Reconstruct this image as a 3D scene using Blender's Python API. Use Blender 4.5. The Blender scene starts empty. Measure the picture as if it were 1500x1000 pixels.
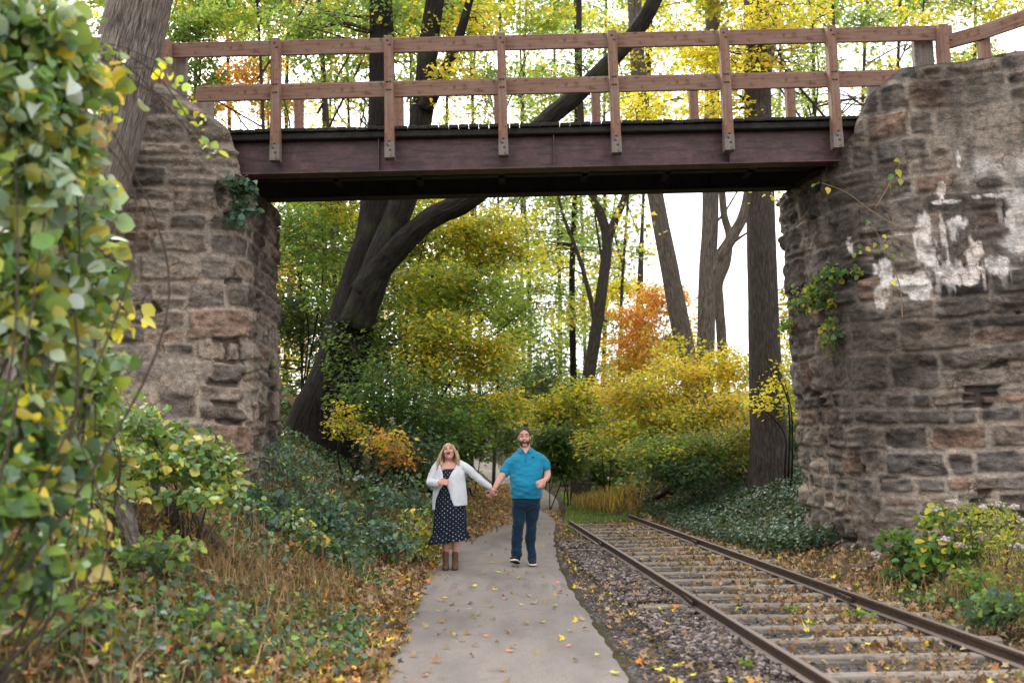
import bpy, math, random
import numpy as np
from mathutils import Vector, Matrix
rng = np.random.default_rng(11)
random.seed(11)
SC = bpy.context.scene
COL = SC.collection

# ---------------------------------------------------------------- camera
F = 1458.0
CAM = np.array([0.0, 0.0, 1.55])
PITCH = math.atan(155 / F); ROLL = math.radians(-1.3)
_R = Matrix.Rotation(math.radians(90) + PITCH, 3, 'X') @ Matrix.Rotation(ROLL, 3, 'Z')
RM = np.array(_R)
def P(px, py, D):
    """world point seen at photo pixel (px,py) at forward distance D"""
    d = RM @ np.array([(px - 750) / F, (500 - py) / F, -1.0])
    return CAM + d * (D / d[1])
def proj(w):
    c = (np.asarray(w) - CAM) @ RM
    return np.stack([750 + F * c[..., 0] / -c[..., 2], 500 - F * c[..., 1] / -c[..., 2]], -1)

# ---------------------------------------------------------------- numpy noise
def _hash(ix, iy, iz, seed):
    h = (ix.astype(np.int64) * 374761393 + iy.astype(np.int64) * 668265263 + iz.astype(np.int64) * 1274126177 + seed * 97531) & 0xffffffff
    h = ((h ^ (h >> 13)) * 1274126177) & 0xffffffff
    h = ((h ^ (h >> 16)) * 2246822519) & 0xffffffff
    return ((h ^ (h >> 15)) & 0xffffff) / float(0xffffff)
def vnoise(p, seed=0):
    p = np.asarray(p, float); i = np.floor(p); f = p - i; f = f * f * (3 - 2 * f)
    x, y, z = i[..., 0], i[..., 1], i[..., 2]; r = 0
    for dx in (0, 1):
        for dy in (0, 1):
            for dz in (0, 1):
                w = (f[..., 0] if dx else 1 - f[..., 0]) * (f[..., 1] if dy else 1 - f[..., 1]) * (f[..., 2] if dz else 1 - f[..., 2])
                r = r + w * _hash(x + dx, y + dy, z + dz, seed)
    return r
def fbm(p, oct=4, seed=0, gain=.5):
    p = np.asarray(p, float); a = 1.; s = 0; t = 0
    for o in range(oct):
        s = s + a * vnoise(p * (2.03 ** o), seed + o * 7); t += a; a *= gain
    return s / t
def fb2(x, y, sc, oct=3, seed=0):
    return fbm(np.stack([x * sc, y * sc, np.full_like(np.asarray(x, float), seed * 3.7)], -1), oct, seed)
def sstep(a, b, x):
    t = np.clip((np.asarray(x, float) - a) / (b - a), 0, 1); return t * t * (3 - 2 * t)
def spline(pts, n):
    """Catmull-Rom through pts, n samples"""
    p = np.asarray(pts, float)
    if len(p) == 2:
        t = np.linspace(0, 1, n)[:, None]; return p[0] * (1 - t) + p[1] * t
    q = np.vstack([2 * p[0] - p[1], p, 2 * p[-1] - p[-2]])
    u = np.linspace(0, len(p) - 1 - 1e-6, n); k = u.astype(int); t = (u - k)[:, None]
    a, b, c, d = q[k], q[k + 1], q[k + 2], q[k + 3]
    return .5 * ((2 * b) + (c - a) * t + (2 * a - 5 * b + 4 * c - d) * t * t + (3 * b - a - 3 * c + d) * t ** 3)

# ---------------------------------------------------------------- mesh building
class G:
    """collects chunks of geometry, build() links them as ONE mesh object"""
    def __init__(s): s.v = []; s.f = []; s.c = []; s.u = []; s.m = []; s.sm = []; s.n = 0
    def add(s, v, f, col=None, uv=None, mat=0, smooth=True):
        v = np.asarray(v, float).reshape(-1, 3); f = np.asarray(f, np.int64)
        if f.ndim == 1: f = f[None]
        s.v.append(v); s.f.append(f + s.n)
        if col is None: col = (1, 1, 1)
        s.c.append(np.broadcast_to(np.asarray(col, float), (len(v), 3)))
        s.u.append(np.zeros((f.size, 2)) if uv is None else np.asarray(uv, float).reshape(-1, 2))
        s.m.append(np.full(len(f), mat)); s.sm.append(np.full(len(f), smooth)); s.n += len(v)
        return s
    def box(s, c, size, rot=None, col=None, bev=0.0, mat=0):
        """box with chamfered edges; c centre, size full lengths"""
        h = np.asarray(size, float) / 2; b = min(bev, h.min() * .9)
        if b <= 0:
            v = np.array([[x, y, z] for x in (-1, 1) for y in (-1, 1) for z in (-1, 1)]) * h
            f = np.array([[0, 1, 3, 2], [4, 6, 7, 5], [0, 4, 5, 1], [2, 3, 7, 6], [0, 2, 6, 4], [1, 5, 7, 3]])
            fl = [(v, f)]
        else:
            # 24-vertex chamfered box
            v = []; idx = {}
            for x in (-1, 1):
                for y in (-1, 1):
                    for z in (-1, 1):
                        for a in range(3):
                            q = np.array([x, y, z], float) * (h - b); q[a] = (x, y, z)[a] * h[a]
                            idx[(x, y, z, a)] = len(v); v.append(q)
            v = np.array(v); f = []
            for a in range(3):
                o = [k for k in range(3) if k != a]
                for sg in (-1, 1):
                    r = []
                    for (p, q) in ((-1, -1), (1, -1), (1, 1), (-1, 1)):
                        k = [0, 0, 0]; k[a] = sg; k[o[0]] = p; k[o[1]] = q; r.append(idx[(*k, a)])
                    f.append(r)
                for p in (-1, 1):
                    for q in (-1, 1):
                        k = [0, 0, 0]; k[o[0]] = p; k[o[1]] = q; k1 = list(k); k2 = list(k); k1[a] = -1; k2[a] = 1
                        f.append([idx[(*k1, o[0])], idx[(*k2, o[0])], idx[(*k2, o[1])], idx[(*k1, o[1])]])
            t = []
            for x in (-1, 1):
                for y in (-1, 1):
                    for z in (-1, 1): t.append([idx[(x, y, z, 0)], idx[(x, y, z, 1)], idx[(x, y, z, 2)]])
            fl = [(v, np.array(f)), ]
            tt = np.array(t)
        R = np.eye(3) if rot is None else np.asarray(rot)
        v = v @ R.T + np.asarray(c, float)
        # orient outward
        def fix(f):
            f = f.copy(); cc = np.asarray(c, float)
            for i in range(len(f)):
                p = v[f[i]]; n = np.cross(p[1] - p[0], p[2] - p[1])
                if np.dot(n, p.mean(0) - cc) < 0: f[i] = f[i][::-1]
            return f
        s.add(v, fix(fl[0][1]), col, None, mat, False)
        if b > 0:
            base = s.n - len(v); s.f.append(fix(tt) + base)
            s.u.append(np.zeros((tt.size, 2))); s.m.append(np.full(len(tt), mat)); s.sm.append(np.full(len(tt), False))
        return s
    def tube(s, pts, rad, n=8, col=None, cap=True, mat=0, lump=0.0, seed=0, flare=None, ry=None):
        p = np.asarray(pts, float); m = len(p)
        r = np.broadcast_to(np.asarray(rad, float), (m,))
        t = np.gradient(p, axis=0); t /= np.linalg.norm(t, axis=1)[:, None] + 1e-9
        a = np.array([0, 1., 0]) if abs(t[0][1]) < .9 else np.array([1., 0, 0])
        N = np.zeros((m, 3)); a = a - t[0] * a.dot(t[0]); N[0] = a / np.linalg.norm(a)
        for i in range(1, m):
            a = N[i - 1] - t[i] * N[i - 1].dot(t[i]); N[i] = a / (np.linalg.norm(a) + 1e-9)
        B = np.cross(t, N)
        th = np.arange(n) / n * 2 * math.pi
        rr = np.repeat(r[:, None], n, 1)
        if lump:
            L = np.cumsum(np.r_[0, np.linalg.norm(np.diff(p, axis=0), axis=1)])
            q = np.stack([np.repeat(np.cos(th)[None], m, 0) * 1.6, np.repeat(np.sin(th)[None], m, 0) * 1.6, np.repeat(L[:, None], n, 1) * .9 / max(.05, r.mean() * 2)], -1)
            rr = rr * (1 + lump * (fbm(q + seed * 5.1, 3, seed) - .5) * 2)
        ryy = rr if ry is None else rr * ry
        v = p[:, None] + N[:, None] * (np.cos(th)[None, :, None] * rr[..., None]) + B[:, None] * (np.sin(th)[None, :, None] * ryy[..., None])
        i, k = np.meshgrid(np.arange(m - 1), np.arange(n), indexing='ij'); k2 = (k + 1) % n
        f = np.stack([i * n + k, i * n + k2, (i + 1) * n + k2, (i + 1) * n + k], -1).reshape(-1, 4)
        L = np.cumsum(np.r_[0, np.linalg.norm(np.diff(p, axis=0), axis=1)]); c = 2 * math.pi * r.max() / n
        uv = np.stack([np.stack([k * c, L[i]], -1), np.stack([(k + 1) * c, L[i]], -1), np.stack([(k + 1) * c, L[i + 1]], -1), np.stack([k * c, L[i + 1]], -1)], -2).reshape(-1, 2)
        s.add(v.reshape(-1, 3), f, col, uv, mat)
        if cap:
            b = s.n - m * n
            for ring, fl in ((0, True), (m - 1, False)):
                ids = np.arange(n) + ring * n; cen = np.array([p[ring]])
                s.v.append(cen); s.c.append(np.broadcast_to(np.asarray((1, 1, 1) if col is None else (np.asarray(col).reshape(-1, 3)[0]), float), (1, 3)))
                ci = s.n; s.n += 1
                ff = np.stack([np.full(n, ci), b + (ids if not fl else np.roll(ids, -1)), b + (np.roll(ids, -1) if not fl else ids)], -1)
                s.f.append(ff); s.u.append(np.zeros((ff.size, 2))); s.m.append(np.full(n, mat)); s.sm.append(np.full(n, True))
        return s
    def loft(s, rings, col=None, mat=0, smooth=True, cap=True):
        """rings: (m,n,3) closed rings"""
        rings = np.asarray(rings, float); m, n = rings.shape[:2]
        i, k = np.meshgrid(np.arange(m - 1), np.arange(n), indexing='ij'); k2 = (k + 1) % n
        f = np.stack([i * n + k, i * n + k2, (i + 1) * n + k2, (i + 1) * n + k], -1).reshape(-1, 4)
        uv = np.stack([np.stack([a / n, b / m], -1) for a, b in ((k, i), (k + 1, i), (k + 1, i + 1), (k, i + 1))], -2).reshape(-1, 2)
        s.add(rings.reshape(-1, 3), f, col, uv, mat, smooth)
        if cap:
            b = s.n - m * n
            for ring in (0, m - 1):
                ci = s.n; s.v.append(rings[ring].mean(0)[None]); s.c.append(np.ones((1, 3)) if col is None else np.broadcast_to(np.asarray(col, float).reshape(-1, 3)[0], (1, 3))); s.n += 1
                ids = b + ring * n + np.arange(n); nx = np.roll(ids, -1)
                ff = np.stack([np.full(n, ci), nx, ids] if ring == 0 else [np.full(n, ci), ids, nx], -1)
                s.f.append(ff); s.u.append(np.zeros((ff.size, 2))); s.m.append(np.full(n, mat)); s.sm.append(np.full(n, smooth))
        return s
    def ell(s, c, r, rot=None, n=16, m=10, col=None, mat=0):
        ph = np.linspace(0.02, math.pi - .02, m); th = np.arange(n) / n * 2 * math.pi
        v = np.stack([np.sin(ph)[:, None] * np.cos(th), np.sin(ph)[:, None] * np.sin(th), -np.cos(ph)[:, None] + 0 * th], -1) * np.asarray(r, float)
        if rot is not None: v = v @ np.asarray(rot).T
        return s.loft(v + np.asarray(c, float), col, mat)
    def grid(s, v, col=None, uv=None, mat=0, flip=False, smooth=True):
        m, n = v.shape[:2]
        i, k = np.meshgrid(np.arange(m - 1), np.arange(n - 1), indexing='ij')
        f = np.stack([i * n + k, i * n + k + 1, (i + 1) * n + k + 1, (i + 1) * n + k], -1).reshape(-1, 4)
        if flip: f = f[:, ::-1]
        u = None if uv is None else np.asarray(uv, float).reshape(-1, 2)[f.reshape(-1)]
        return s.add(v.reshape(-1, 3), f, None if col is None else np.asarray(col).reshape(-1, 3), u, mat, smooth)
    def build(s, name, mats, parent=None, origin=None):
        me = bpy.data.meshes.new(name)
        v = np.concatenate(s.v)
        if origin is not None: v = v - np.asarray(origin, float)
        me.vertices.add(len(v)); me.vertices.foreach_set("co", v.astype(np.float32).ravel())
        tot = np.concatenate([np.full(len(f), f.shape[1]) for f in s.f]); loops = np.concatenate([f.ravel() for f in s.f])
        me.loops.add(len(loops)); me.loops.foreach_set("vertex_index", loops.astype(np.int32))
        me.polygons.add(len(tot)); me.polygons.foreach_set("loop_start", np.r_[0, np.cumsum(tot)[:-1]].astype(np.int32))
        me.polygons.foreach_set("material_index", np.concatenate(s.m).astype(np.int32))
        me.polygons.foreach_set("use_smooth", np.concatenate(s.sm).astype(bool))
        me.update(calc_edges=True)
        a = me.attributes.new("Col", 'FLOAT_COLOR', 'POINT'); c = np.concatenate(s.c)
        a.data.foreach_set("color", np.c_[c, np.ones(len(c))].astype(np.float32).ravel())
        u = me.attributes.new("UVMap", 'FLOAT2', 'CORNER'); u.data.foreach_set("vector", np.concatenate(s.u).astype(np.float32).ravel())
        for mt in (mats if isinstance(mats, (list, tuple)) else [mats]): me.materials.append(mt)
        o = bpy.data.objects.new(name, me); COL.objects.link(o)
        if parent is not None: o.parent = parent
        elif origin is not None: o.location = origin
        return o

def tag(o, label=None, cat=None, group=None, kind=None):
    if label: o['label'] = label
    if cat: o['category'] = cat
    if group: o['group'] = group
    if kind: o['kind'] = kind
    return o
def thing(name, label, cat, loc, group=None):
    o = bpy.data.objects.new(name, None); o.empty_display_size = .1; COL.objects.link(o); o.location = [float(a) for a in loc]
    return tag(o, label, cat, group)

# ---------------------------------------------------------------- materials
def mat(name):
    m = bpy.data.materials.new(name); m.use_nodes = True; nt = m.node_tree
    for n in list(nt.nodes): nt.nodes.remove(n)
    out = nt.nodes.new('ShaderNodeOutputMaterial')
    def N(t, ins=None, **kw):
        n = nt.nodes.new(t)
        for k, v in kw.items(): setattr(n, k, v)
        for k, v in (ins or {}).items():
            if hasattr(v, 'is_linked') or isinstance(v, bpy.types.NodeSocket): nt.links.new(v, n.inputs[k])
            else: n.inputs[k].default_value = v
        return n
    return m, nt, N, out
def c4(c): return (c[0], c[1], c[2], 1)
def ramp(N, fac, stops):
    r = N('ShaderNodeValToRGB', {0: fac}); e = r.color_ramp.elements
    while len(e) > 1: e.remove(e[-1])
    e[0].position = stops[0][0]; e[0].color = c4(stops[0][1])
    for p, c in stops[1:]:
        x = e.new(p); x.color = c4(c)
    return r.outputs[0]
def bump(N, h, st, dist=.01, nrm=None):
    b = N('ShaderNodeBump', {'Height': h, 'Strength': st, 'Distance': dist})
    return b.outputs[0]
def mixc(N, fac, a, b, mode='MIX'):
    n = N('ShaderNodeMix', data_type='RGBA', blend_type=mode)
    for k, v in ((0, fac), (6, a), (7, b)):
        if isinstance(v, bpy.types.NodeSocket): n.id_data.links.new(v, n.inputs[k])
        else: n.inputs[k].default_value = c4(v) if isinstance(v, (tuple, list)) else v
    return n.outputs[2]
def surf(N, out, nt, col, rough=.8, spec=.3, nrm=None, metal=0):
    ins = {'Roughness': rough, 'Specular IOR Level': spec, 'Metallic': metal}
    p = N('ShaderNodeBsdfPrincipled', ins)
    if isinstance(col, bpy.types.NodeSocket): nt.links.new(col, p.inputs['Base Color'])
    else: p.inputs['Base Color'].default_value = c4(col)
    if nrm is not None: nt.links.new(nrm, p.inputs['Normal'])
    nt.links.new(p.outputs[0], out.inputs[0]); return p

def m_leaf(name, trans=.35, rough=.45, spec=.4):
    m, nt, N, out = mat(name)
    a = N('ShaderNodeAttribute', attribute_name='Col').outputs['Color']
    p = N('ShaderNodeBsdfPrincipled', {'Base Color': a, 'Roughness': rough, 'Specular IOR Level': spec})
    t = N('ShaderNodeBsdfTranslucent', {'Color': mixc(N, .35, mixc(N, 1.0, a, (1.5, 1.5, 1.2), 'MULTIPLY'), (.42, .40, .04))})
    mx = N('ShaderNodeMixShader', {0: trans, 1: p.outputs[0], 2: t.outputs[0]}); nt.links.new(mx.outputs[0], out.inputs[0])
    return m
def m_bark(name, dark, light, sc=1.0, bst=1.0, moss=0.0):
    m, nt, N, out = mat(name)
    uv = N('ShaderNodeUVMap', uv_map='UVMap').outputs[0]
    mp = N('ShaderNodeMapping', {'Vector': uv, 'Scale': (26 * sc, 5.0 * sc, 1)}).outputs[0]
    w = N('ShaderNodeTexNoise', {'Vector': mp, 'Scale': 1.0, 'Detail': 5, 'Roughness': .6, 'Distortion': .6}).outputs[0]
    vo = N('ShaderNodeTexVoronoi', {'Vector': N('ShaderNodeMapping', {'Vector': uv, 'Scale': (30 * sc, 7 * sc, 1)}).outputs[0], 'Scale': 1.0}, feature='DISTANCE_TO_EDGE').outputs[0]
    h = N('ShaderNodeMath', {0: w, 1: vo}, operation='MULTIPLY_ADD'); nt.links.new(w, h.inputs[2])
    obj = N('ShaderNodeTexCoord').outputs['Object']
    big = N('ShaderNodeTexNoise', {'Vector': obj, 'Scale': 1.7, 'Detail': 4}).outputs[0]
    c = ramp(N, h.outputs[0], [(.40, dark), (.60, tuple(.5 * (x + y) for x, y in zip(dark, light))), (.78, light)])
    c = mixc(N, ramp(N, big, [(.4, (0, 0, 0)), (.65, (1, 1, 1))]), c, mixc(N, .5, c, tuple(x * .55 for x in light)))
    if moss: c = mixc(N, ramp(N, N('ShaderNodeTexNoise', {'Vector': obj, 'Scale': 3.1, 'Detail': 5}).outputs[0], [(.5, (0, 0, 0)), (.7, (moss,) * 3)]), c, (.06, .07, .025))
    surf(N, out, nt, c, .9, .15, bump(N, h.outputs[0], bst, .035)); return m
def m_wood(name, c1, c2, axis, grey=.25, scale=1.0):
    m, nt, N, out = mat(name)
    obj = N('ShaderNodeTexCoord').outputs['Object']; s = [34 * scale] * 3; s[axis] = 1.6 * scale
    mp = N('ShaderNodeMapping', {'Vector': obj, 'Scale': s}).outputs[0]
    w = N('ShaderNodeTexNoise', {'Vector': mp, 'Scale': 1.0, 'Detail': 6, 'Roughness': .65, 'Distortion': .4}).outputs[0]
    big = N('ShaderNodeTexNoise', {'Vector': obj, 'Scale': 2.3, 'Detail': 4}).outputs[0]
    c = ramp(N, w, [(.32, c1), (.66, c2)])
    g = ramp(N, big, [(.45, (0, 0, 0)), (.75, (1, 1, 1))])
    c = mixc(N, N('ShaderNodeMath', {0: g, 1: grey}, operation='MULTIPLY').outputs[0], c, (.24, .20, .17))
    sp = N('ShaderNodeTexNoise', {'Vector': obj, 'Scale': 13, 'Detail': 5}).outputs[0]
    c = mixc(N, ramp(N, sp, [(.56, (0, 0, 0)), (.70, (.65, .65, .65))]), c, tuple(x * .4 for x in c1))
    surf(N, out, nt, c, .75, .25, bump(N, w, .35, .006)); return m
def m_plain(name, col, rough=.7, spec=.3, nsc=0, namt=.0, bst=0, metal=0):
    m, nt, N, out = mat(name); c = col; nrm = None
    if nsc:
        obj = N('ShaderNodeTexCoord').outputs['Object']
        w = N('ShaderNodeTexNoise', {'Vector': obj, 'Scale': nsc, 'Detail': 5, 'Roughness': .6}).outputs[0]
        c = ramp(N, w, [(.3, tuple(x * (1 - namt) for x in col)), (.7, tuple(min(1, x * (1 + namt)) for x in col))])
        if bst: nrm = bump(N, w, bst, .01)
    surf(N, out, nt, c, rough, spec, nrm, metal); return m
def m_attr(name, rough=.85, spec=.2, nsc=40, bst=.5, var=.3, dist=.01):
    """base colour from the mesh's own colours, broken up with noise"""
    m, nt, N, out = mat(name)
    a = N('ShaderNodeAttribute', attribute_name='Col').outputs['Color']
    obj = N('ShaderNodeTexCoord').outputs['Object']
    w = N('ShaderNodeTexNoise', {'Vector': obj, 'Scale': nsc, 'Detail': 6, 'Roughness': .65}).outputs[0]
    k = ramp(N, w, [(.28, (1 - var,) * 3), (.72, (1 + var,) * 3)])
    c = mixc(N, 1.0, a, k, 'MULTIPLY')
    surf(N, out, nt, c, rough, spec, bump(N, w, bst, dist)); return m

M = {}
M['leaf'] = m_leaf('tree_leaf', .5)
M['leaf_front'] = m_leaf('front_leaf', .28, .38, .5)
M['leaf_gloss'] = m_leaf('glossy_leaf', .2, .42, .4)
M['litter'] = m_leaf('dry_leaf', .15, .7, .2)
M['bark'] = m_bark('bark_grey', (.05, .04, .032), (.20, .16, .13), .8)
M['bark_dark'] = m_bark('bark_dark', (.009, .0075, .0065), (.038, .031, .026), .55, 1.6, moss=.4)
M['bark_pale'] = m_bark('bark_pale', (.06, .05, .042), (.27, .222, .185), .75, 1.3)
M['bark_light'] = m_bark('bark_light', (.075, .062, .052), (.42, .35, .295), .8, 1.7)
M['bark_mid'] = m_bark('bark_mid', (.028, .023, .019), (.115, .094, .08), .8)
M['twig'] = m_plain('twig', (.07, .05, .038), .85, .2, 30, .3)
M['dry_stem'] = m_plain('dry_stem', (.26, .18, .11), .85, .2, 30, .3)
M['wood_x'] = m_wood('rail_timber', (.14, .072, .047), (.265, .15, .104), 0, .5)
M['wood_z'] = m_wood('post_timber', (.14, .073, .048), (.275, .157, .11), 2, .55)
M['wood_grey'] = m_wood('weathered_timber', (.12, .10, .085), (.25, .21, .18), 2, .5)
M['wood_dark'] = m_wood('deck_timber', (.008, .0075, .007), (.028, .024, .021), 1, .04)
M['sleeper'] = m_wood('sleeper_timber', (.105, .086, .07), (.31, .268, .225), 0, .6)
M['bolt'] = m_plain('bolt_steel', (.10, .085, .08), .5, .5, 60, .4, 0, .7)
def m_stone():
    m, nt, N, out = mat('rubble_stone')
    a = N('ShaderNodeAttribute', attribute_name='Col').outputs['Color']
    obj = N('ShaderNodeTexCoord').outputs['Object']
    w1 = N('ShaderNodeTexNoise', {'Vector': N('ShaderNodeMapping', {'Vector': obj, 'Scale': (1, 1, 1.25)}).outputs[0], 'Scale': 13, 'Detail': 9, 'Roughness': .74, 'Distortion': .15}).outputs[0]
    w2 = N('ShaderNodeTexNoise', {'Vector': obj, 'Scale': 85, 'Detail': 4, 'Roughness': .7}).outputs[0]
    w3 = N('ShaderNodeTexNoise', {'Vector': obj, 'Scale': 3.3, 'Detail': 6, 'Roughness': .65})
    c = mixc(N, 1.0, a, ramp(N, w1, [(.30, (.42,) * 3), (.5, (1,) * 3), (.72, (1.7, 1.66, 1.6))]), 'MULTIPLY')
    c = mixc(N, 1.0, c, ramp(N, w2, [(.30, (.62,) * 3), (.70, (1.38,) * 3)]), 'MULTIPLY')
    c = mixc(N, ramp(N, w3.outputs[0], [(.45, (0, 0, 0)), (.68, (.55,) * 3)]), c, mixc(N, 1.0, c, (1.2, 1.0, .85), 'MULTIPLY'))
    vo = N('ShaderNodeTexVoronoi', {'Vector': mixc(N, .10, obj, N('ShaderNodeTexNoise', {'Vector': obj, 'Scale': 6, 'Detail': 4}).outputs['Color']), 'Scale': 7}, feature='DISTANCE_TO_EDGE').outputs[0]
    cr = N('ShaderNodeMath', {0: ramp(N, vo, [(.0, (1,) * 3), (.035, (0, 0, 0))]), 1: ramp(N, w3.outputs[0], [(.5, (0, 0, 0)), (.62, (.7,) * 3)])}, operation='MULTIPLY').outputs[0]
    c = mixc(N, cr, c, (.025, .022, .02))
    h = N('ShaderNodeMath', {0: w1, 1: N('ShaderNodeMath', {0: w2, 1: .25}, operation='MULTIPLY').outputs[0]}, operation='ADD').outputs[0]
    h = N('ShaderNodeMath', {0: h, 1: N('ShaderNodeMath', {0: cr, 1: .5}, operation='MULTIPLY').outputs[0]}, operation='SUBTRACT').outputs[0]
    surf(N, out, nt, c, .9, .2, bump(N, h, 1.0, .045)); return m
M['stone'] = m_stone()
M['steel_dark'] = m_plain('dark_steel', (.02, .016, .016), .7, .3, 5, .4)
# ================================================================ terrain
_py = np.array([-12, 0, 6.5, 13, 18, 24, 29, 36, 43, 50, 60, 80, 140.])
_px = np.array([.1, -.03, -.07, -.30, -.15, .22, .42, .30, -.2, -.95, -3.0, -9, -30.])
_dy = np.linspace(-12, 140, 609); _k = np.ones(17) / 17
_dx = np.convolve(np.pad(np.interp(_dy, _py, _px), 8, 'edge'), _k, 'valid')
def path_c(y): return np.interp(y, _dy, _dx)
def rail_l(y): return 1.85 + (y - 5.9) * -.062
def rail_r(y): return 3.29 + (y - 6.63) * -.0715
def spl(d, k=.35): return k * np.log1p(np.exp(np.clip(d / k, -40, 40)))
def terr(x, y, noise=True):
    x = np.asarray(x, float); y = np.asarray(y, float)
    pc = path_c(y); dl = pc - .95 - x
    sl = np.interp(y, [0, 6, 12, 17, 60], [.5, .55, .66, .85, .6])
    zl = sl * spl(dl - .35, .25); zl = 4.6 * (1 - np.exp(-zl / 4.6)) + .03 * np.maximum(dl - 5, 0)
    e = sstep(20, 24, y)
    xt = (rail_r(np.minimum(y, 21)) + .75) * (1 - e) + (pc + 1.6) * e
    dr = x - xt
    sr = np.interp(y, [0, 11, 14.5, 18, 26, 60], [.10, .10, .22, .50, .36, .5])
    zr = sr * spl(dr - .2, .25); zr = 4.0 * (1 - np.exp(-zr / 4.0)) + .03 * np.maximum(dr - 6, 0)
    z = zl + zr + np.interp(y, [36, 43, 50, 60, 80, 140], [0, .12, .42, 1.1, 2.2, 4])
    if noise:
        amp = sstep(0, .8, dl) + sstep(-.2, .8, dr)
        z = z + amp * (.22 * (fb2(x, y, .9, 3, 5) - .5) + .10 * (fb2(x, y, 3.5, 2, 9) - .5))
    return z
def T(x, y): return float(terr(np.array([x]), np.array([y]))[0])
def axis(lo, hi, fine, far, g=1.12):
    a = list(np.arange(lo, hi + 1e-6, fine)); d = fine
    while a[-1] < far: d *= g; a.append(a[-1] + d)
    d = fine
    while a[0] > -far: d *= g; a.insert(0, a[0] - d)
    return np.array(a)
xs = axis(-9, 9, .09, 1500); ys = axis(3, 30, .12, 1500)
X, Y = np.meshgrid(xs, ys); Z = terr(X, Y)
def m_ground():
    m, nt, N, out = mat('soil')
    obj = N('ShaderNodeTexCoord').outputs['Object']
    a = N('ShaderNodeTexNoise', {'Vector': obj, 'Scale': 9, 'Detail': 8, 'Roughness': .7}).outputs[0]
    b = N('ShaderNodeTexNoise', {'Vector': obj, 'Scale': .7, 'Detail': 5}).outputs[0]
    c = ramp(N, a, [(.3, (.025, .019, .013)), (.5, (.06, .043, .029)), (.7, (.13, .088, .053))])
    c = mixc(N, ramp(N, b, [(.42, (0, 0, 0)), (.6, (.55,) * 3)]), c, (.05, .06, .022))
    surf(N, out, nt, c, .95, .1, bump(N, a, .8, .03)); return m
M['ground'] = m_ground()
g = G(); g.grid(np.stack([X, Y, Z], -1)); tag(g.build('ground', M['ground']), kind='structure')

def strip(name, fl, fr, y0, y1, dz, m, nx=14, step=.1, crown=0., label=None, jag=0):
    ys = np.arange(y0, y1, step); u = np.linspace(0, 1, nx); YY, U = np.meshgrid(ys, u, indexing='ij')
    L, Rr = fl(ys)[:, None], fr(ys)[:, None]
    if jag:
        L = L + jag * (fb2(ys, ys * 0 + 1, 4.5, 4, 31)[:, None] - .5) * 2; Rr = Rr + jag * (fb2(ys, ys * 0 + 4, 4.5, 4, 32)[:, None] - .5) * 2
    XX = L * (1 - U) + Rr * U
    ZZ = terr(XX, YY, False) + dz + crown * (1 - (2 * U - 1) ** 2)
    ZZ[:, 0] -= dz + .03; ZZ[:, -1] -= dz + .03
    g = G(); g.grid(np.stack([XX, YY, ZZ], -1), flip=True); o = g.build(name, m); tag(o, kind='structure', label=label); return o
def m_path():
    m, nt, N, out = mat('worn_asphalt')
    obj = N('ShaderNodeTexCoord').outputs['Object']
    a = N('ShaderNodeTexNoise', {'Vector': obj, 'Scale': 120, 'Detail': 4, 'Roughness': .7}).outputs[0]
    b = N('ShaderNodeTexNoise', {'Vector': N('ShaderNodeMapping', {'Vector': obj, 'Scale': (1.6, .5, 1)}).outputs[0], 'Scale': 1.0, 'Detail': 6, 'Roughness': .6}).outputs[0]
    sx = N('ShaderNodeSeparateXYZ', {0: obj})
    c = ramp(N, a, [(.3, (.155, .136, .124)), (.7, (.335, .298, .272))])
    k = ramp(N, b, [(.3, (.66, .65, .66)), (.5, (.95, .94, .93)), (.72, (1.2, 1.14, 1.08))])
    c = mixc(N, 1., c, k, 'MULTIPLY')
    # row of faint darker stripes in a band across the path near the bridge
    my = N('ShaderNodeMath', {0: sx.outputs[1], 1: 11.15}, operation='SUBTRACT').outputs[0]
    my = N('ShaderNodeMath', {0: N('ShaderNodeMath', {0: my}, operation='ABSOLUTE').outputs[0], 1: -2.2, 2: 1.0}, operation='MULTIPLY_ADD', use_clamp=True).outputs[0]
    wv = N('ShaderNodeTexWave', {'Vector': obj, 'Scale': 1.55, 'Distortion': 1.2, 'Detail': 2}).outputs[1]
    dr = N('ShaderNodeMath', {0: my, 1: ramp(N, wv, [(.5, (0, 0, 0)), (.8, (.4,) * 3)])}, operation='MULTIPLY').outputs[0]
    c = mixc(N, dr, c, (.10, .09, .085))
    gr = N('ShaderNodeTexNoise', {'Vector': obj, 'Scale': 4.5, 'Detail': 8, 'Roughness': .75}).outputs[0]
    c = mixc(N, ramp(N, gr, [(.56, (0, 0, 0)), (.7, (.45,) * 3)]), c, (.13, .105, .085))
    vo = N('ShaderNodeTexVoronoi', {'Vector': mixc(N, .12, obj, gr), 'Scale': .8}, feature='DISTANCE_TO_EDGE').outputs[0]
    cr = N('ShaderNodeMath', {0: ramp(N, vo, [(.0, (1,) * 3), (.012, (0, 0, 0))]), 1: ramp(N, b, [(.5, (0, 0, 0)), (.58, (.6,) * 3)])}, operation='MULTIPLY').outputs[0]
    c = mixc(N, cr, c, (.04, .035, .03))
    surf(N, out, nt, c, .92, .2, bump(N, a, .9, .008)); return m
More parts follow.
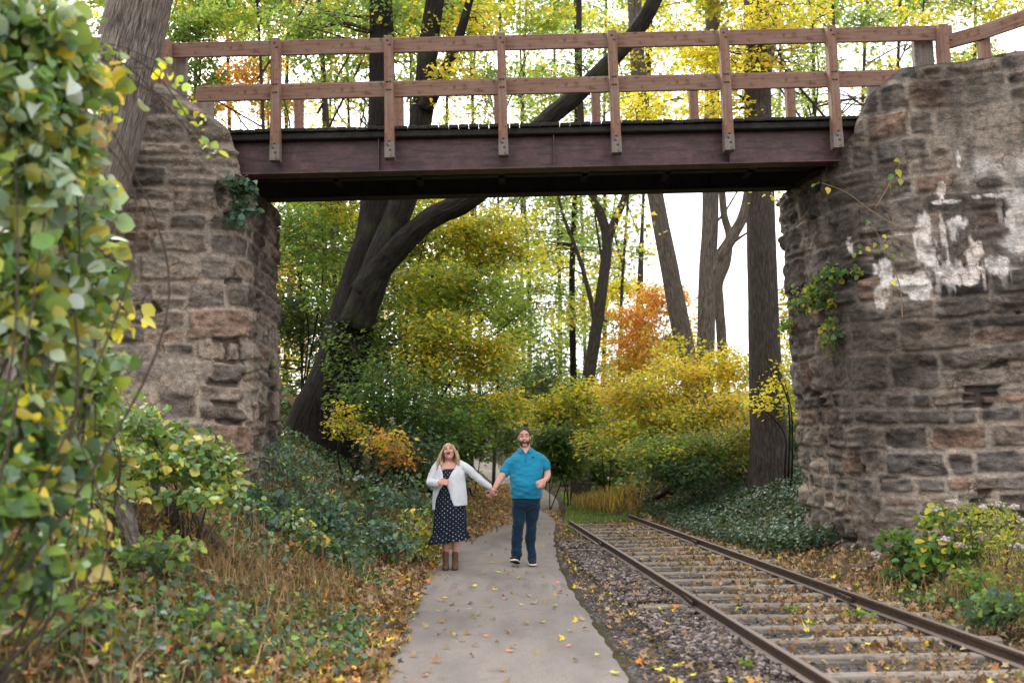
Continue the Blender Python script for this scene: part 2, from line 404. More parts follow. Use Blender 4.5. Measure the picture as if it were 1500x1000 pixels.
def m_ballast():
    m, nt, N, out = mat('ballast_dust')
    obj = N('ShaderNodeTexCoord').outputs['Object']
    a = N('ShaderNodeTexVoronoi', {'Vector': obj, 'Scale': 34}); b = N('ShaderNodeTexNoise', {'Vector': obj, 'Scale': 2.2, 'Detail': 6}).outputs[0]
    c = ramp(N, a.outputs['Color'], [(.1, (.03, .027, .025)), (.6, (.08, .073, .07)), (.95, (.2, .19, .185))])
    c = mixc(N, ramp(N, b, [(.42, (0, 0, 0)), (.6, (.85,) * 3)]), c, (.045, .037, .029))
    surf(N, out, nt, c, .92, .2, bump(N, a.outputs[0], .7, .02)); return m
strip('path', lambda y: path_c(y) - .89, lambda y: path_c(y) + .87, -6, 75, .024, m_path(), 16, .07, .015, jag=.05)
strip('ballast_bed', lambda y: path_c(y) + .68, lambda y: rail_r(y) + .55, -4, 22.5, .010, m_ballast(), 14, .12, jag=.12)

# ================================================================ railway track
def rail(name, fx, y0, y1, label):
    ys = np.arange(y0, y1 + .01, .25); n = len(ys)
    prof = np.array([[-.035, .135], [-.03, .145], [.03, .145], [.035, .135], [.033, .11], [.009, .098], [.009, .03], [.065, .016], [.065, .003], [-.065, .003], [-.065, .016], [-.009, .03], [-.009, .098], [-.033, .11]])
    x = fx(ys); r = np.zeros((n, len(prof), 3)); r[:, :, 0] = x[:, None] + prof[:, 0] * .68; r[:, :, 1] = ys[:, None]; r[:, :, 2] = prof[:, 1] * .70 + .044
    t = thing(name, label, 'rail', (fx(np.array([y1]))[0], y1, .055))
    org = np.array(t.location)
    G().loft(r - org, smooth=False).build('rail_bar', M['rail'], t)
    for yj in (9.6, 15.2):
        b = G()
        for sd in (-1, 1): b.box((fx(yj) + sd * .020 - org[0], yj - org[1], .048 + .044 - org[2]), (.016, .55, .04), bev=.005)
        for q in (-.19, -.07, .07, .19): b.box((fx(yj) - .031 - org[0], yj + q - org[1], .048 + .044 - org[2]), (.016, .026, .026), bev=.006)
        b.build('joint_bar', M['rail'], t)
    return t
def m_rail():
    m, nt, N, out = mat('rusty_rail')
    obj = N('ShaderNodeTexCoord').outputs['Object']; ge = N('ShaderNodeNewGeometry').outputs['Normal']
    a = N('ShaderNodeTexNoise', {'Vector': obj, 'Scale': 22, 'Detail': 6}).outputs[0]
    c = ramp(N, a, [(.3, (.030, .019, .015)), (.7, (.095, .056, .040))])
    z = N('ShaderNodeSeparateXYZ', {0: ge}).outputs[2]
    c = mixc(N, ramp(N, z, [(.7, (0, 0, 0)), (.95, (.85,) * 3)]), c, (.22, .175, .15))
    surf(N, out, nt, c, .5, .5, bump(N, a, .3, .004), .25); return m
M['rail'] = m_rail()
rail('steel_rail', rail_l, 1.5, 19.4, 'rusty steel rail beside the gravel strip and the path')
rail('steel_rail', rail_r, 1.5, 20.6, 'rusty steel rail at the foot of the tall pier with white streaks')
# sleepers
ys = 4.3; k = 0; tot = []
while ys < 20.0: tot.append(ys); ys += .585 + rng.uniform(-.03, .03)
for k, yy in enumerate(tot):
    L = rng.uniform(2.3, 2.45) if rng.random() < .4 else rng.uniform(1.85, 2.0); xm = (rail_l(yy) + rail_r(yy)) / 2 + rng.uniform(-.05, .05) + .5 * (2.35 - L)
    gz = G(); nx = 26
    # weathered beam: chamfered section along x with dips and split ends
    prof = np.array([[-.105, -.1], [-.105, .012], [-.092, .026], [-.03, .03], [.03, .03], [.092, .026], [.105, .012], [.105, -.1]]) * np.array([.76, 1])
    u = np.linspace(-L / 2, L / 2, nx); r = np.zeros((nx, 8, 3)); r[:, :, 0] = u[:, None]; r[:, :, 1] = prof[:, 0]; r[:, :, 2] = prof[:, 1]
    q = r.reshape(-1, 3) * np.array([1.3, 9, 9]) + k * 7.7
    r += ((np.stack([fbm(q, 3, 3), fbm(q + 9, 3, 4), fbm(q + 17, 3, 5)], -1) - .5) * np.array([0, .035, .03])).reshape(r.shape)
    gz.loft(r, smooth=False)
    o = gz.build('wooden_sleeper', M['sleeper']); o.location = (xm, yy, .024 - .012 * rng.random()); o.rotation_euler = (rng.uniform(-.03, .03), rng.uniform(-.008, .008), -.062 + rng.uniform(-.03, .03))
    pos = ('nearest the camera' if k < 6 else 'midway along the track' if k < 15 else 'by the track end')
    tag(o, 'grey wooden sleeper half sunk in leaves, ' + pos, 'sleeper', 'wooden sleepers under the rails')

# ================================================================ stone abutments
def stone_wall(s_len, z0, z1, res, seed, parge=.35, hmin=.2, hmax=.5):
    """height and colour of rubble masonry on an (s,z) grid"""
    r = np.random.default_rng(seed)
    s = np.arange(0, s_len + res, res); z = np.arange(z0, z1 + res, res); S, Zz = np.meshgrid(s, z)
    zw = Zz + .26 * (fb2(S, Zz, .6, 2, seed) - .5) + .07 * (fb2(S, Zz, 2.6, 3, seed + 1) - .5)
    ed = [z0 - .3]
    while ed[-1] < z1 + .3: ed.append(ed[-1] + r.uniform(hmin, hmax))
    ed = np.array(ed); ci = np.clip(np.searchsorted(ed, zw) - 1, 0, len(ed) - 2)
    dz = np.minimum(zw - ed[ci], ed[ci + 1] - zw)
    sid = np.zeros(S.shape, int); ds = np.zeros(S.shape); rz = np.zeros(S.shape); base = 0
    tone = []
    for c in range(len(ed) - 1):
        mk = ci == c
        if not mk.any(): continue
        x = [-1.0 + r.uniform(0, .5)]; hh = ed[c + 1] - ed[c]
        while x[-1] < s_len + 1: x.append(x[-1] + r.uniform(.22, .62) * (.55 + 1.1 * hh / hmax) )
        x = np.array(x); sw = S[mk] + .12 * (fb2(S[mk], Zz[mk], 2.4, 3, seed + 2 + c) - .5) + .05 * (fb2(S[mk], Zz[mk], 7, 2, seed + 3) - .5)
        i = np.clip(np.searchsorted(x, sw) - 1, 0, len(x) - 2)
        d = np.minimum(sw - x[i], x[i + 1] - sw); jz = dz[mk].copy()
        # some stones are two thin ones
        split = (r.random(len(x)) < .22); mid = (ed[c] + ed[c + 1]) / 2 + r.uniform(-.04, .04, len(x))
        up = zw[mk] > mid[i]; jz = np.where(split[i], np.minimum(jz, np.abs(zw[mk] - mid[i])), jz)
        sid[mk] = base + 2 * i + (split[i] & up); ds[mk] = d; dz[mk] = jz; base += 2 * len(x)
    d = np.sqrt(np.minimum(ds, dz) ** 2 * .75 + .25 * (np.minimum(ds, .1) * np.minimum(dz, .1))) 
    joint = .008 + .026 * fb2(S, Zz, 2.3, 3, seed + 8)
    body = sstep(joint, joint + .032, d)
    n = base + 2
    depth = r.uniform(.010, .068, n)[sid]; tiltx = r.uniform(-.25, .25, n)[sid]; tilty = r.uniform(-.3, .3, n)[sid]
    rough = fbm(np.stack([S * 5, Zz * 9, sid * 1.37], -1), 4, seed + 11) - .5
    strat = fbm(np.stack([S * 2.5, Zz * 26, sid * 2.11], -1), 3, seed + 12) - .5
    pg = sstep(.66 - parge * .5, .80 - parge * .5, fb2(S, Zz, .75, 4, seed + 15))
    chip = sstep(.5, .7, fbm(np.stack([S * 3.2, Zz * 4.2, sid * 3.1], -1), 3, seed + 13)) * .035
    rel = body * (depth + .13 * rough - chip + .022 * strat + tiltx * np.minimum(ds, .2) * .3 + tilty * np.minimum(dz, .15) * .3)
    mort = .016 * (fb2(S, Zz, 7, 4, seed + 19) - .5) + .012
    hole = (1 - body) * sstep(.66, .72, fb2(S, Zz, 1.9, 3, seed + 23)) * .07
    H = rel * (1 - .72 * pg) + mort + pg * .025 - hole
    pal = np.array([[.19, .155, .128], [.22, .185, .155], [.14, .122, .108], [.115, .105, .10], [.20, .14, .108], [.26, .222, .185], [.15, .13, .115], [.17, .15, .135], [.12, .105, .092], [.21, .18, .155]])
    col = pal[r.integers(0, len(pal), n)][sid] * (r.uniform(.75, 1.25, n)[sid])[..., None]
    col = col * (1 + 1.3 * rough + .18 * strat - 6 * chip)[..., None]
    mc = np.array([.285, .248, .212]) * (.75 + .5 * fb2(S, Zz, 3, 3, seed + 30))[..., None]
    k = np.clip(1 - body * (1 - .72 * pg), 0, 1)[..., None]
    col = col * (1 - k) + mc * k
    col[hole > .02] *= .35
    return S, Zz, H, np.clip(col * np.array([1.03, 1.0, .96]), .01, .9), k[..., 0]
def pier(name, label, plan, topz, z0, seed, stain, res=.018, parge=.35, lean=None):
    """plan: list of (x,y) along the visible faces; outward normal on the right-hand side of travel"""
    pl = spline(np.array([(a, b, 0) for a, b in plan]), 900)[:, :2] if False else np.array(plan, float)
    # round the polyline corners
    for _ in range(3):
        q = [pl[0]]
        for a, b in zip(pl[:-1], pl[1:]):
            L = np.linalg.norm(b - a); t = min(.25, .22 / max(L, 1e-6)); q += [a + (b - a) * t, b - (b - a) * t]
        q.append(pl[-1]); pl = np.array(q)
    L = np.r_[0, np.cumsum(np.linalg.norm(np.diff(pl, axis=0), axis=1))]
    zt = max(topz(np.linspace(0, L[-1], 60)))
    S, Zz, H, C, K = stone_wall(L[-1], z0, zt + .1, res, seed, parge)
    s = S[0]; cx = np.interp(s, L, pl[:, 0]); cy = np.interp(s, L, pl[:, 1])
    tx = np.gradient(np.convolve(np.pad(cx, 12, 'edge'), np.ones(25) / 25, 'valid')); ty = np.gradient(np.convolve(np.pad(cy, 12, 'edge'), np.ones(25) / 25, 'valid'))
    nn = np.hypot(tx, ty) + 1e-9; nx, ny = -ty / nn, tx / nn
    tz = topz(s) + .10 * (fb2(s, s * 0, 2.2, 3, seed + 41) - .5)
    Zc = np.minimum(Zz, tz[None]); over = np.clip(Zz - tz[None], 0, 1)
    inn = sstep(0, .12, tz[None] - Zz); H = H * inn - (1 - inn) * .03
    bulge = .10 * (fb2(S, Zz, .45, 2, seed + 50) - .5)
    ox, oy = (0, 0) if lean is None else lean(Zc)
    V = np.stack([cx[None] + nx[None] * (H + bulge) + ox, cy[None] + ny[None] * (H + bulge) + oy, Zc], -1)
    C = stain(S, Zz, C, L, V, K)
    # top cap: pull inwards
    m = V.shape[0]
    org = np.array([pl[:, 0].mean(), pl[:, 1].mean(), z0])
    t = thing(name, label, 'stone abutment', org)
    g = G(); g.grid(V - org, C); 
    cap = []; 
    top = V[-1]
    for k, dd in enumerate((0, .12, .3, .55, .9)):
        r = top.copy(); r[:, 0] -= nx * dd; r[:, 1] -= ny * dd; r[:, 2] += (.05 * (fb2(r[:, 0], r[:, 1], 3, 3, seed + 60) - .3)) * min(1, dd / .12) if dd else 0
        cap.append(r)
    g.grid(np.array(cap) - org, np.array([C[-1]] * 5))
    g.build('masonry', M['stone'], t)
    return t, V, L
BR_N, BR_F = 12.92, 14.25     # near and far girder planes
# ---- right abutment: wing wall, corner, inner face
c0 = P(1500, 500, 12.2); cR = P(1296, 822, 12.55); cB = P(1172, 760, 14.9)
planR = [(9.4, 11.6), (cR[0], 12.62), (cB[0], 14.95), (cB[0] + 3.5, 15.6)]
def topR(s):
    x = np.interp(s, [0, 9.4 - cR[0]], [9.4, cR[0]])
    return np.where(s < 9.4 - cR[0] - .05, np.interp(x, [cR[0], cR[0] + .25, cR[0] + .72, cR[0] + 1.6, 9.4], [5.55, 5.98, 6.32, 6.38, 6.42]), np.interp(s, [9.4 - cR[0] - .05, 9.4 - cR[0] + .4], [5.55, 5.24]))
def blob(S, Z, px, py, D, rs, rz, V):
    w = P(px, py, D); d = (V[..., 0] - w[0]) ** 2 / rs ** 2 + (V[..., 2] - w[2]) ** 2 / rz ** 2
    return d
def stainR(S, Z, C, L, V, K):
    n1 = fb2(S, Z * .22, 2.6, 4, 77); n2 = fb2(S, Z, 1.1, 4, 78)
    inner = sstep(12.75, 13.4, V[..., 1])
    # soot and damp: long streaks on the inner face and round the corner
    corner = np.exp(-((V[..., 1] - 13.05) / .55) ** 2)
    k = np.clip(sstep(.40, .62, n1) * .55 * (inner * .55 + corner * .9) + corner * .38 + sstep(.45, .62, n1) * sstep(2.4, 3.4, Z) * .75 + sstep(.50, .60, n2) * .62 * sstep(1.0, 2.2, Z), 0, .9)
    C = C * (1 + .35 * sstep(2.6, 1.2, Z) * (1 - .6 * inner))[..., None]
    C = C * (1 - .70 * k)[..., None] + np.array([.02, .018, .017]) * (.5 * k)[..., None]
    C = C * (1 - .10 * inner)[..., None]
    # lime run-off
    w = np.full(S.shape, 9.)
    for px, py, rs, rz in ((1352, 365, .11, .42), (1386, 400, .16, .26), (1398, 412, .26, .11), (1345, 420, .13, .18), (1440, 395, .17, .16), (1322, 415, .10, .12), (1392, 330, .16, .10), (1416, 372, .1, .25), (1292, 420, .11, .3), (1300, 398, .07, .22), (1440, 295, .22, .045), (1465, 330, .05, .2), (1478, 372, .16, .035), (1372, 285, .05, .16), (1395, 240, .03, .2), (1378, 300, .18, .035), (1345, 350, .07, .3), (1420, 400, .3, .07), (1255, 355, .02, .12), (1490, 255, .03, .2)):
        w = np.minimum(w, blob(S, Z, px, py, 12.5, rs * 1.05, rz, V))
    fr = fb2(S, Z * .5, 9, 4, 90) * 1.3 + fb2(S, Z * .3, 24, 2, 91) * .5
    lime = sstep(1.50, 1.25, w * .52 + fr * 1.15 - .06) * .97
    reg = np.minimum(blob(S, Z, 1395, 350, 12.5, .95, .85, V), blob(S, Z, 1470, 270, 12.4, .55, .55, V))
    vein = sstep(.35, .8, K) * sstep(1.05, .55, reg) * sstep(.46, .60, fb2(S, Z, 1.7, 3, 95)) * (.35 + .5 * sstep(.95, .6, K))
    drip = sstep(.60, .68, fb2(S, Z * .12, 14, 3, 96)) * sstep(1.0, .4, reg) * sstep(.45, .6, fb2(S, Z, 1.2, 2, 97)) * .7
    lime = np.maximum(np.maximum(lime * (.55 + .45 * sstep(.3, .5, fb2(S, Z * .6, 18, 3, 98))), vein), drip)
    C = C * (1 - lime)[..., None] + np.array([.72, .67, .63]) * (lime * (.75 + .4 * n2))[..., None]
    return np.clip(C * 1.2, .008, .8)
abR, VR, _ = pier('stone_abutment', 'dark rubble stone pier streaked with white lime, beside the rails', planR, topR, -.35, 5, stainR, parge=.10, lean=lambda z: (-.035 * z, 0))
# ---- left abutment
cL = P(345, 500, 12.5); cLB = P(413, 500, 14.95)
planL = [(cLB[0] - 3.5, 15.7), (cLB[0], 14.98), (cL[0], 12.53), (-9.6, 11.0)]
_l0 = 3.58; _l1 = _l0 + math.hypot(cLB[0] - cL[0], 2.45)
def topL(s):
    return np.interp(s, [0, _l1 - .42, _l1 - .30, _l1 - .18, _l1 + .02, _l1 + .25, _l1 + .6, _l1 + 1.1, 12], [5.2, 5.2, 5.45, 5.72, 5.86, 6.02, 6.26, 6.36, 6.45])
def stainL(S, Z, C, L, V, K):
    n1 = fb2(S, Z * .2, 3.0, 4, 177); n2 = fb2(S, Z, 1.0, 4, 178)
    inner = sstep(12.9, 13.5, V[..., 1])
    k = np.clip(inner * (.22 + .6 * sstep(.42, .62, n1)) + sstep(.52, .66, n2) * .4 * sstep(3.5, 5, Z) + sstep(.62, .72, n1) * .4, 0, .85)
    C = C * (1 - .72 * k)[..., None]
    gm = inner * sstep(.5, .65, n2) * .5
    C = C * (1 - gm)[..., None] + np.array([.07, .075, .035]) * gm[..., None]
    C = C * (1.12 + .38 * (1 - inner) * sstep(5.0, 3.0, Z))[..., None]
    return np.clip(C, .01, .6)
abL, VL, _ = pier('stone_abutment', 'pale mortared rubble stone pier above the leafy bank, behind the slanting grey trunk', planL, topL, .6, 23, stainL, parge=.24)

# ================================================================ footbridge
ZD = 5.80   # deck top
bx0, bx1 = P(345, 215, BR_N)[0] - .55, P(1250, 200, BR_N)[0] + .55
br = thing('footbridge', 'timber railed footbridge on maroon steel girders spanning between the two stone piers', 'footbridge', ((bx0 + bx1) / 2, (BR_N + BR_F) / 2, 5.2))
O = np.array(br.location)
def m_girder():
    m, nt, N, out = mat('maroon_girder')
    obj = N('ShaderNodeTexCoord').outputs['Object']
    a = N('ShaderNodeTexNoise', {'Vector': obj, 'Scale': 7, 'Detail': 8, 'Roughness': .7}).outputs[0]
    st = N('ShaderNodeTexNoise', {'Vector': N('ShaderNodeMapping', {'Vector': obj, 'Scale': (1.2, 1.2, 9)}).outputs[0], 'Scale': 2.2, 'Detail': 7, 'Roughness': .65}).outputs[0]
    c = ramp(N, a, [(.35, (.050, .022, .023)), (.6, (.095, .043, .046)), (.75, (.16, .08, .078))])
    c = mixc(N, ramp(N, st, [(.50, (0, 0, 0)), (.60, (.9,) * 3)]), c, (.035, .017, .018))
    c = mixc(N, ramp(N, N('ShaderNodeTexNoise', {'Vector': obj, 'Scale': 30, 'Detail': 4}).outputs[0], [(.6, (0, 0, 0)), (.72, (.8,) * 3)]), c, (.03, .015, .014))
    surf(N, out, nt, c, .55, .4, bump(N, a, .4, .006)); return m
M['girder'] = m_girder()
zb = 5.20; hg = .50
def girder(y, out_s):
    g = G(); xm = (bx0 + bx1) / 2; L = bx1 - bx0
    g.box(np.array([xm, y, zb + hg / 2]) - O, (L, .016, hg - .03))
    for zz in (zb + .010, zb + hg - .010): g.box(np.array([xm, y, zz]) - O, (L, .24, .022), bev=.004)
    for k in range(3):
        xx = bx0 + 2.35 + k * (L - 4.7) / 2 + .12
        for sd in (-1, 1): g.box(np.array([xx, y + sd * .05, zb + hg / 2]) - O, (.012, .085, hg - .05))
    return g.build('girder', M['girder'] if out_s < 0 else M['steel_dark'], br)
girder(BR_N, -1); girder(BR_F - .05, 1)
for k in range(2): pass
g = G()
for k in range(2): g.box(np.array([(bx0 + bx1) / 2, BR_N + .7 + k * .72, zb + .3]) - O, (bx1 - bx0 - .1, .15, .36), bev=.01)
g.build('stringer', M['steel_dark'] if 'steel_dark' in M else M['girder'], br)
g = G()
for k in range(8):
    g = G(); g.box(np.array([bx0 + .6 + k * (bx1 - bx0 - 1.2) / 7, (BR_N + BR_F) / 2, zb + .22]) - O, (.10, BR_F - BR_N - .35, .2), bev=.01); g.build('cross_beam', M['steel_dark'], br)
g = G()   # dark timber edge beam below the planks
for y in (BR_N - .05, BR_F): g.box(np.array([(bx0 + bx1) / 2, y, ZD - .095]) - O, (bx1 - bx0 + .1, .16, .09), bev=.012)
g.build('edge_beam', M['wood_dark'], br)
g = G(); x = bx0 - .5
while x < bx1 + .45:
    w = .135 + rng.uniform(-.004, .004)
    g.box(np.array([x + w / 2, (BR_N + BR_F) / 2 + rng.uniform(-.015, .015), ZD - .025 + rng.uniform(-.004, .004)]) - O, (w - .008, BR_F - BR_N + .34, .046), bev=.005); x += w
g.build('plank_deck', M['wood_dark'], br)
# near railing
zt, zm = ZD + 1.06, ZD + .51
# centre heights fitted on the photograph
def zat(px, py, D): return P(px, py, D)[2]
def boards(y, segs, z, hgt, name='rail_board'):
    for a, b in segs:
        g = G(); g.box((0, 0, 0), (b - a - .006, .042, hgt), bev=.006)
        o = g.build(name, M['wood_x'], br); o.location = np.array([(a + b) / 2, y, z]) - O; o.rotation_euler = (rng.uniform(-.01, .01), rng.uniform(-.0012, .0012), 0)
posts = [P(px, 150, BR_N - .2)[0] for px in (404.5, 570.5, 736, 900, 1064, 1222)]
xl_, xr_ = P(246, 74, BR_N - .1)[0], P(1394, 50, BR_N - .1)[0]
seam = [xl_] + [posts[0], posts[1], posts[2], posts[3], posts[4], posts[5]] + [xr_]
z_top = (zat(735, 64, BR_N - .1)); z_mid = zat(735, 129, BR_N - .1)
boards(BR_N - .115, list(zip(seam[:-1], seam[1:])), z_top, .205)
boards(BR_N - .115, [(P(292, 140, BR_N)[0], posts[0])] + list(zip(posts[:-1], posts[1:])) + [(posts[-1], P(1340, 118, BR_N)[0])], z_mid, .20)
z_p0, z_p1 = zat(737, 229, BR_N - .2), zat(735, 51, BR_N - .2)
def bolts(parent, z_list, sx=.0):
    for (dx, dz) in z_list:
        g = G(); a = np.arange(6) / 6 * 6.283
        ring = lambda r, y: np.stack([dx + r * np.cos(a), np.full(6, y), dz + r * np.sin(a)], -1)
        g.loft([ring(.017, -.072), ring(.017, -.081), ring(.009, -.088)][::-1], smooth=False)
        g.build('bolt', M['bolt'], parent)
for i, x in enumerate(posts):
    g = G(); H = z_p1 - z_p0; wd = .122
    rings = []
    for z, wx, wy in ((0, .5, .42), (.02, .5, .5), (H - .015, .46, .5), (H, .43, .45)):
        rings.append([(sx * wx * wd, sy * wy * .145, z - H / 2) for sx, sy in ((-1, -1), (1, -1), (1, 1), (-1, 1))])
    g.loft(rings, smooth=False)
    o = g.build('railing_post', M['wood_z'], br); o.location = np.array([x, BR_N - .205, (z_p0 + z_p1) / 2]) - O; o.rotation_euler = (0, rng.uniform(-.006, .006), 0)
    bolts(o, [(-.01, H / 2 - .07), (.02, H / 2 - .13), (-.02, z_mid - (z_p0 + z_p1) / 2 + .06), (.02, z_mid - (z_p0 + z_p1) / 2 + .06), (-.02, z_mid - (z_p0 + z_p1) / 2 - .05), (.02, z_mid - (z_p0 + z_p1) / 2 - .05), (0, -H / 2 + .22), (-.012, -H / 2 + .16), (.012, -H / 2 + .10)])
    f = G(); f.loft([[(sx * .0635, sy * .0755, z) for sx, sy in ((-1, -1), (1, -1), (1, 1), (-1, 1))] for z in (-H / 2 - .004, -H / 2 + .20)], smooth=False)
    f.build('post_foot', M['wood_grey'], o)
# end posts (grey boards behind the rails)
def zpost(px, py0, py1, D, w, m, name='end_post', dep=.09):
    a, b = P(px, py0, D), P(px, py1, D)
    g = G(); g.box((0, 0, 0), (w, dep, abs(a[2] - b[2])), bev=.006); o = g.build(name, m, br); o.location = (a + b) / 2 - O; return o
zpost(263, 66, 185, BR_N + .03, .20, M['wood_grey'])
zpost(1354, 46, 175, BR_N + .03, .26, M['wood_grey'])
zpost(1284, 110, 178, BR_F + .08, .26, M['wood_grey']); zpost(305, 130, 185, BR_F + .08, .16, M['wood_grey'])
zpost(1383, 38, 150, BR_N - .205, .125, M['wood_z'], 'railing_post', .13); zpost(244, 60, 190, BR_N - .205, .10, M['wood_z'], 'railing_post', .13)
# far railing
fx = [P(px, 160, BR_F + .2)[0] for px in (295, 438, 585, 730, 873, 1016, 1158, 1300)]
for x in fx:
    g = G(); H = z_p1 - z_p0; g.box((0, 0, 0), (.125, .14, H), bev=.008); o = g.build('railing_post', M['wood_z'], br); o.location = np.array([x, BR_F + .2, (z_p0 + z_p1) / 2]) - O
for z in (z_top, z_mid - .17): boards(BR_F + .115, [(xl_, fx[1])] + list(zip(fx[1:-2], fx[2:-1])) + [(fx[-2], xr_)], z, .20)

# approach fences running from the bridge ends toward the camera
def fence(name, label, pts, rails, post_h):
    t = thing(name, label, 'fence', pts[0]); o = np.array(t.location)
    for q in pts:
        g = G(); g.box((0, 0, post_h / 2 - .5), (.13, .13, post_h + 1.0), bev=.008); pz = g.build('fence_post', M['wood_z'], t); pz.location = np.array(q) - o
    for z in rails:
        for a, b in zip(pts[:-1], pts[1:]):
            a_, b_ = np.array(a), np.array(b); d = b_ - a_; L = np.linalg.norm(d); ang = math.atan2(d[1], d[0])
            g = G(); g.box((0, 0, 0), (L + .1, .045, .2), bev=.006); r = g.build('fence_rail', M['wood_x'], t); r.location = (a_ + b_) / 2 - o + np.array([.09 * math.sin(ang), -.09 * math.cos(ang), z]); r.rotation_euler = (0, -math.asin(d[2] / L), ang)
q0 = P(1432, 92, 12.9); q0[2] = 5.9
fence('approach_fence', 'timber approach fence climbing out of the frame above the right pier', [q0 + np.array([-.35, .25, 0]), q0 + np.array([.05, -.1, 0]), q0 + np.array([1.55, -2.0, 0]), q0 + np.array([3.2, -4.0, 0])], (.98, .45), 1.02)
q1 = P(246, 92, 12.95); q1[2] = 5.9
fence('approach_fence', 'timber approach fence glimpsed through leaves left of the slanting trunk', [q1 + np.array([-.15, -.05, 0]), q1 + np.array([-1.5, -1.35, 0]), q1 + np.array([-3.2, -3.0, 0])], (.98, .45), 1.02)
# ================================================================ leaves
def _curve(v, c): v = np.array(v, float); v[:, 2] += -c * (v[:, 1] - .3) ** 2; return v
TM = {}
TM['dia'] = (np.array([[0, 0, 0], [.36, .42, .07], [0, 1, -.08], [-.36, .42, .07]]), np.array([[0, 1, 2], [0, 2, 3]]))
_o = [[0, 0, 0], [.30, .16, .05], [.46, .44, .08], [.30, .80, .02], [0, 1.04, -.12], [-.30, .80, .02], [-.46, .44, .08], [-.30, .16, .05], [0, .45, -.02]]
TM['oval'] = (np.array(_o), np.array([[8, i, (i + 1) % 8] for i in range(8)]))
_m = []
for a, r in ((180, .12), (150, .42), (115, .62), (92, .42), (58, .92), (30, .50), (0, 1.05), (-30, .50), (-58, .92), (-92, .42), (-115, .62), (-150, .42)):
    _m.append([.72 * r * math.sin(math.radians(a)), .42 + .62 * r * math.cos(math.radians(a)), 0])
_m.append([0, .40, -.03]); _m = np.array(_m); _m[:, 2] += .16 * (_m[:, 0] ** 2) * 2 - .10 * (_m[:, 1] - .4) ** 2
TM['maple'] = (_m, np.array([[12, (i + 1) % 12, i] for i in range(12)]))
_l = [[0, 0, 0], [.13, .25, .03], [.17, .5, .04], [.09, .8, .0], [0, 1.05, -.15], [-.09, .8, 0], [-.17, .5, .04], [-.13, .25, .03]]
TM['lance'] = (np.array(_l), np.array([[0, 1, 7], [1, 2, 6], [1, 6, 7], [2, 3, 5], [2, 5, 6], [3, 4, 5]]))
def unit(a): return a / (np.linalg.norm(a, axis=-1, keepdims=True) + 1e-9)
def leaves(g, pos, nrm, dr, size, col, tm='dia', curl=.5):
    v, f = TM[tm]; n = len(pos)
    if n == 0: return
    nn = unit(nrm); d = unit(dr - nn * (dr * nn).sum(-1, keepdims=True)); a = np.cross(d, nn)
    size = np.broadcast_to(np.asarray(size, float), (n,)); w = rng.uniform(.8, 1.15, n); cu = rng.normal(0, curl, n)
    x = v[None, :, 0] * w[:, None]; y = np.broadcast_to(v[None, :, 1], x.shape); z = v[None, :, 2] * rng.uniform(.4, 1.8, n)[:, None] + cu[:, None] * ((y - .35) ** 2 - .1) * .8 + rng.normal(0, curl * .5, n)[:, None] * x * y
    V = pos[:, None] + size[:, None, None] * (x[..., None] * a[:, None] + y[..., None] * d[:, None] + z[..., None] * nn[:, None])
    k = len(v); Fc = (f[None] + (np.arange(n) * k)[:, None, None]).reshape(-1, 3)
    C = np.repeat(col[:, None], k, 1) * (1 + .10 * (y - .5))[..., None]
    g.add(V.reshape(-1, 3), Fc, np.clip(C, .003, .9).reshape(-1, 3))
PAL = {k: np.array(v) for k, v in {
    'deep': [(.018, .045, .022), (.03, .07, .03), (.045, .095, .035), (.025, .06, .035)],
    'green': [(.05, .12, .03), (.07, .16, .035), (.10, .19, .04), (.04, .09, .03), (.14, .20, .04)],
    'fresh': [(.12, .22, .05), (.17, .26, .06), (.09, .17, .045), (.22, .27, .05), (.30, .29, .04)],
    'yellowgreen': [(.20, .24, .03), (.28, .28, .03), (.14, .19, .035), (.38, .29, .03), (.09, .14, .03)],
    'gold': [(.46, .33, .03), (.40, .265, .025), (.34, .29, .03), (.50, .33, .04), (.24, .22, .03), (.14, .15, .03)],
    'yellow': [(.55, .38, .03), (.48, .34, .03), (.40, .32, .04), (.30, .27, .03)],
    'orange': [(.58, .20, .05), (.62, .26, .07), (.50, .15, .035), (.55, .32, .06), (.40, .22, .05)],
    'blue': [(.05, .11, .075), (.08, .15, .11), (.035, .08, .055), (.12, .19, .14), (.06, .12, .06)],
    'pale': [(.24, .30, .16), (.18, .25, .11), (.30, .33, .15), (.34, .30, .08), (.13, .19, .07), (.10, .16, .06), (.40, .32, .07), (.28, .36, .24), (.34, .42, .31)],
    'olive': [(.16, .17, .035), (.24, .23, .04), (.10, .13, .03), (.34, .28, .04), (.30, .20, .04), (.07, .11, .03)],
    'ivy': [(.02, .05, .03), (.035, .075, .045), (.05, .10, .06), (.03, .06, .03), (.08, .13, .09)],
    'brown': [(.22, .13, .065), (.30, .18, .095), (.15, .085, .045), (.36, .24, .14), (.10, .06, .035), (.34, .17, .06), (.42, .30, .19)],
    'tan': [(.34, .23, .13), (.42, .30, .17), (.28, .17, .09), (.22, .15, .07), (.38, .22, .10)],
    'dry': [(.36, .22, .10), (.42, .29, .15), (.30, .16, .075), (.26, .18, .08), (.22, .20, .07)]}.items()}
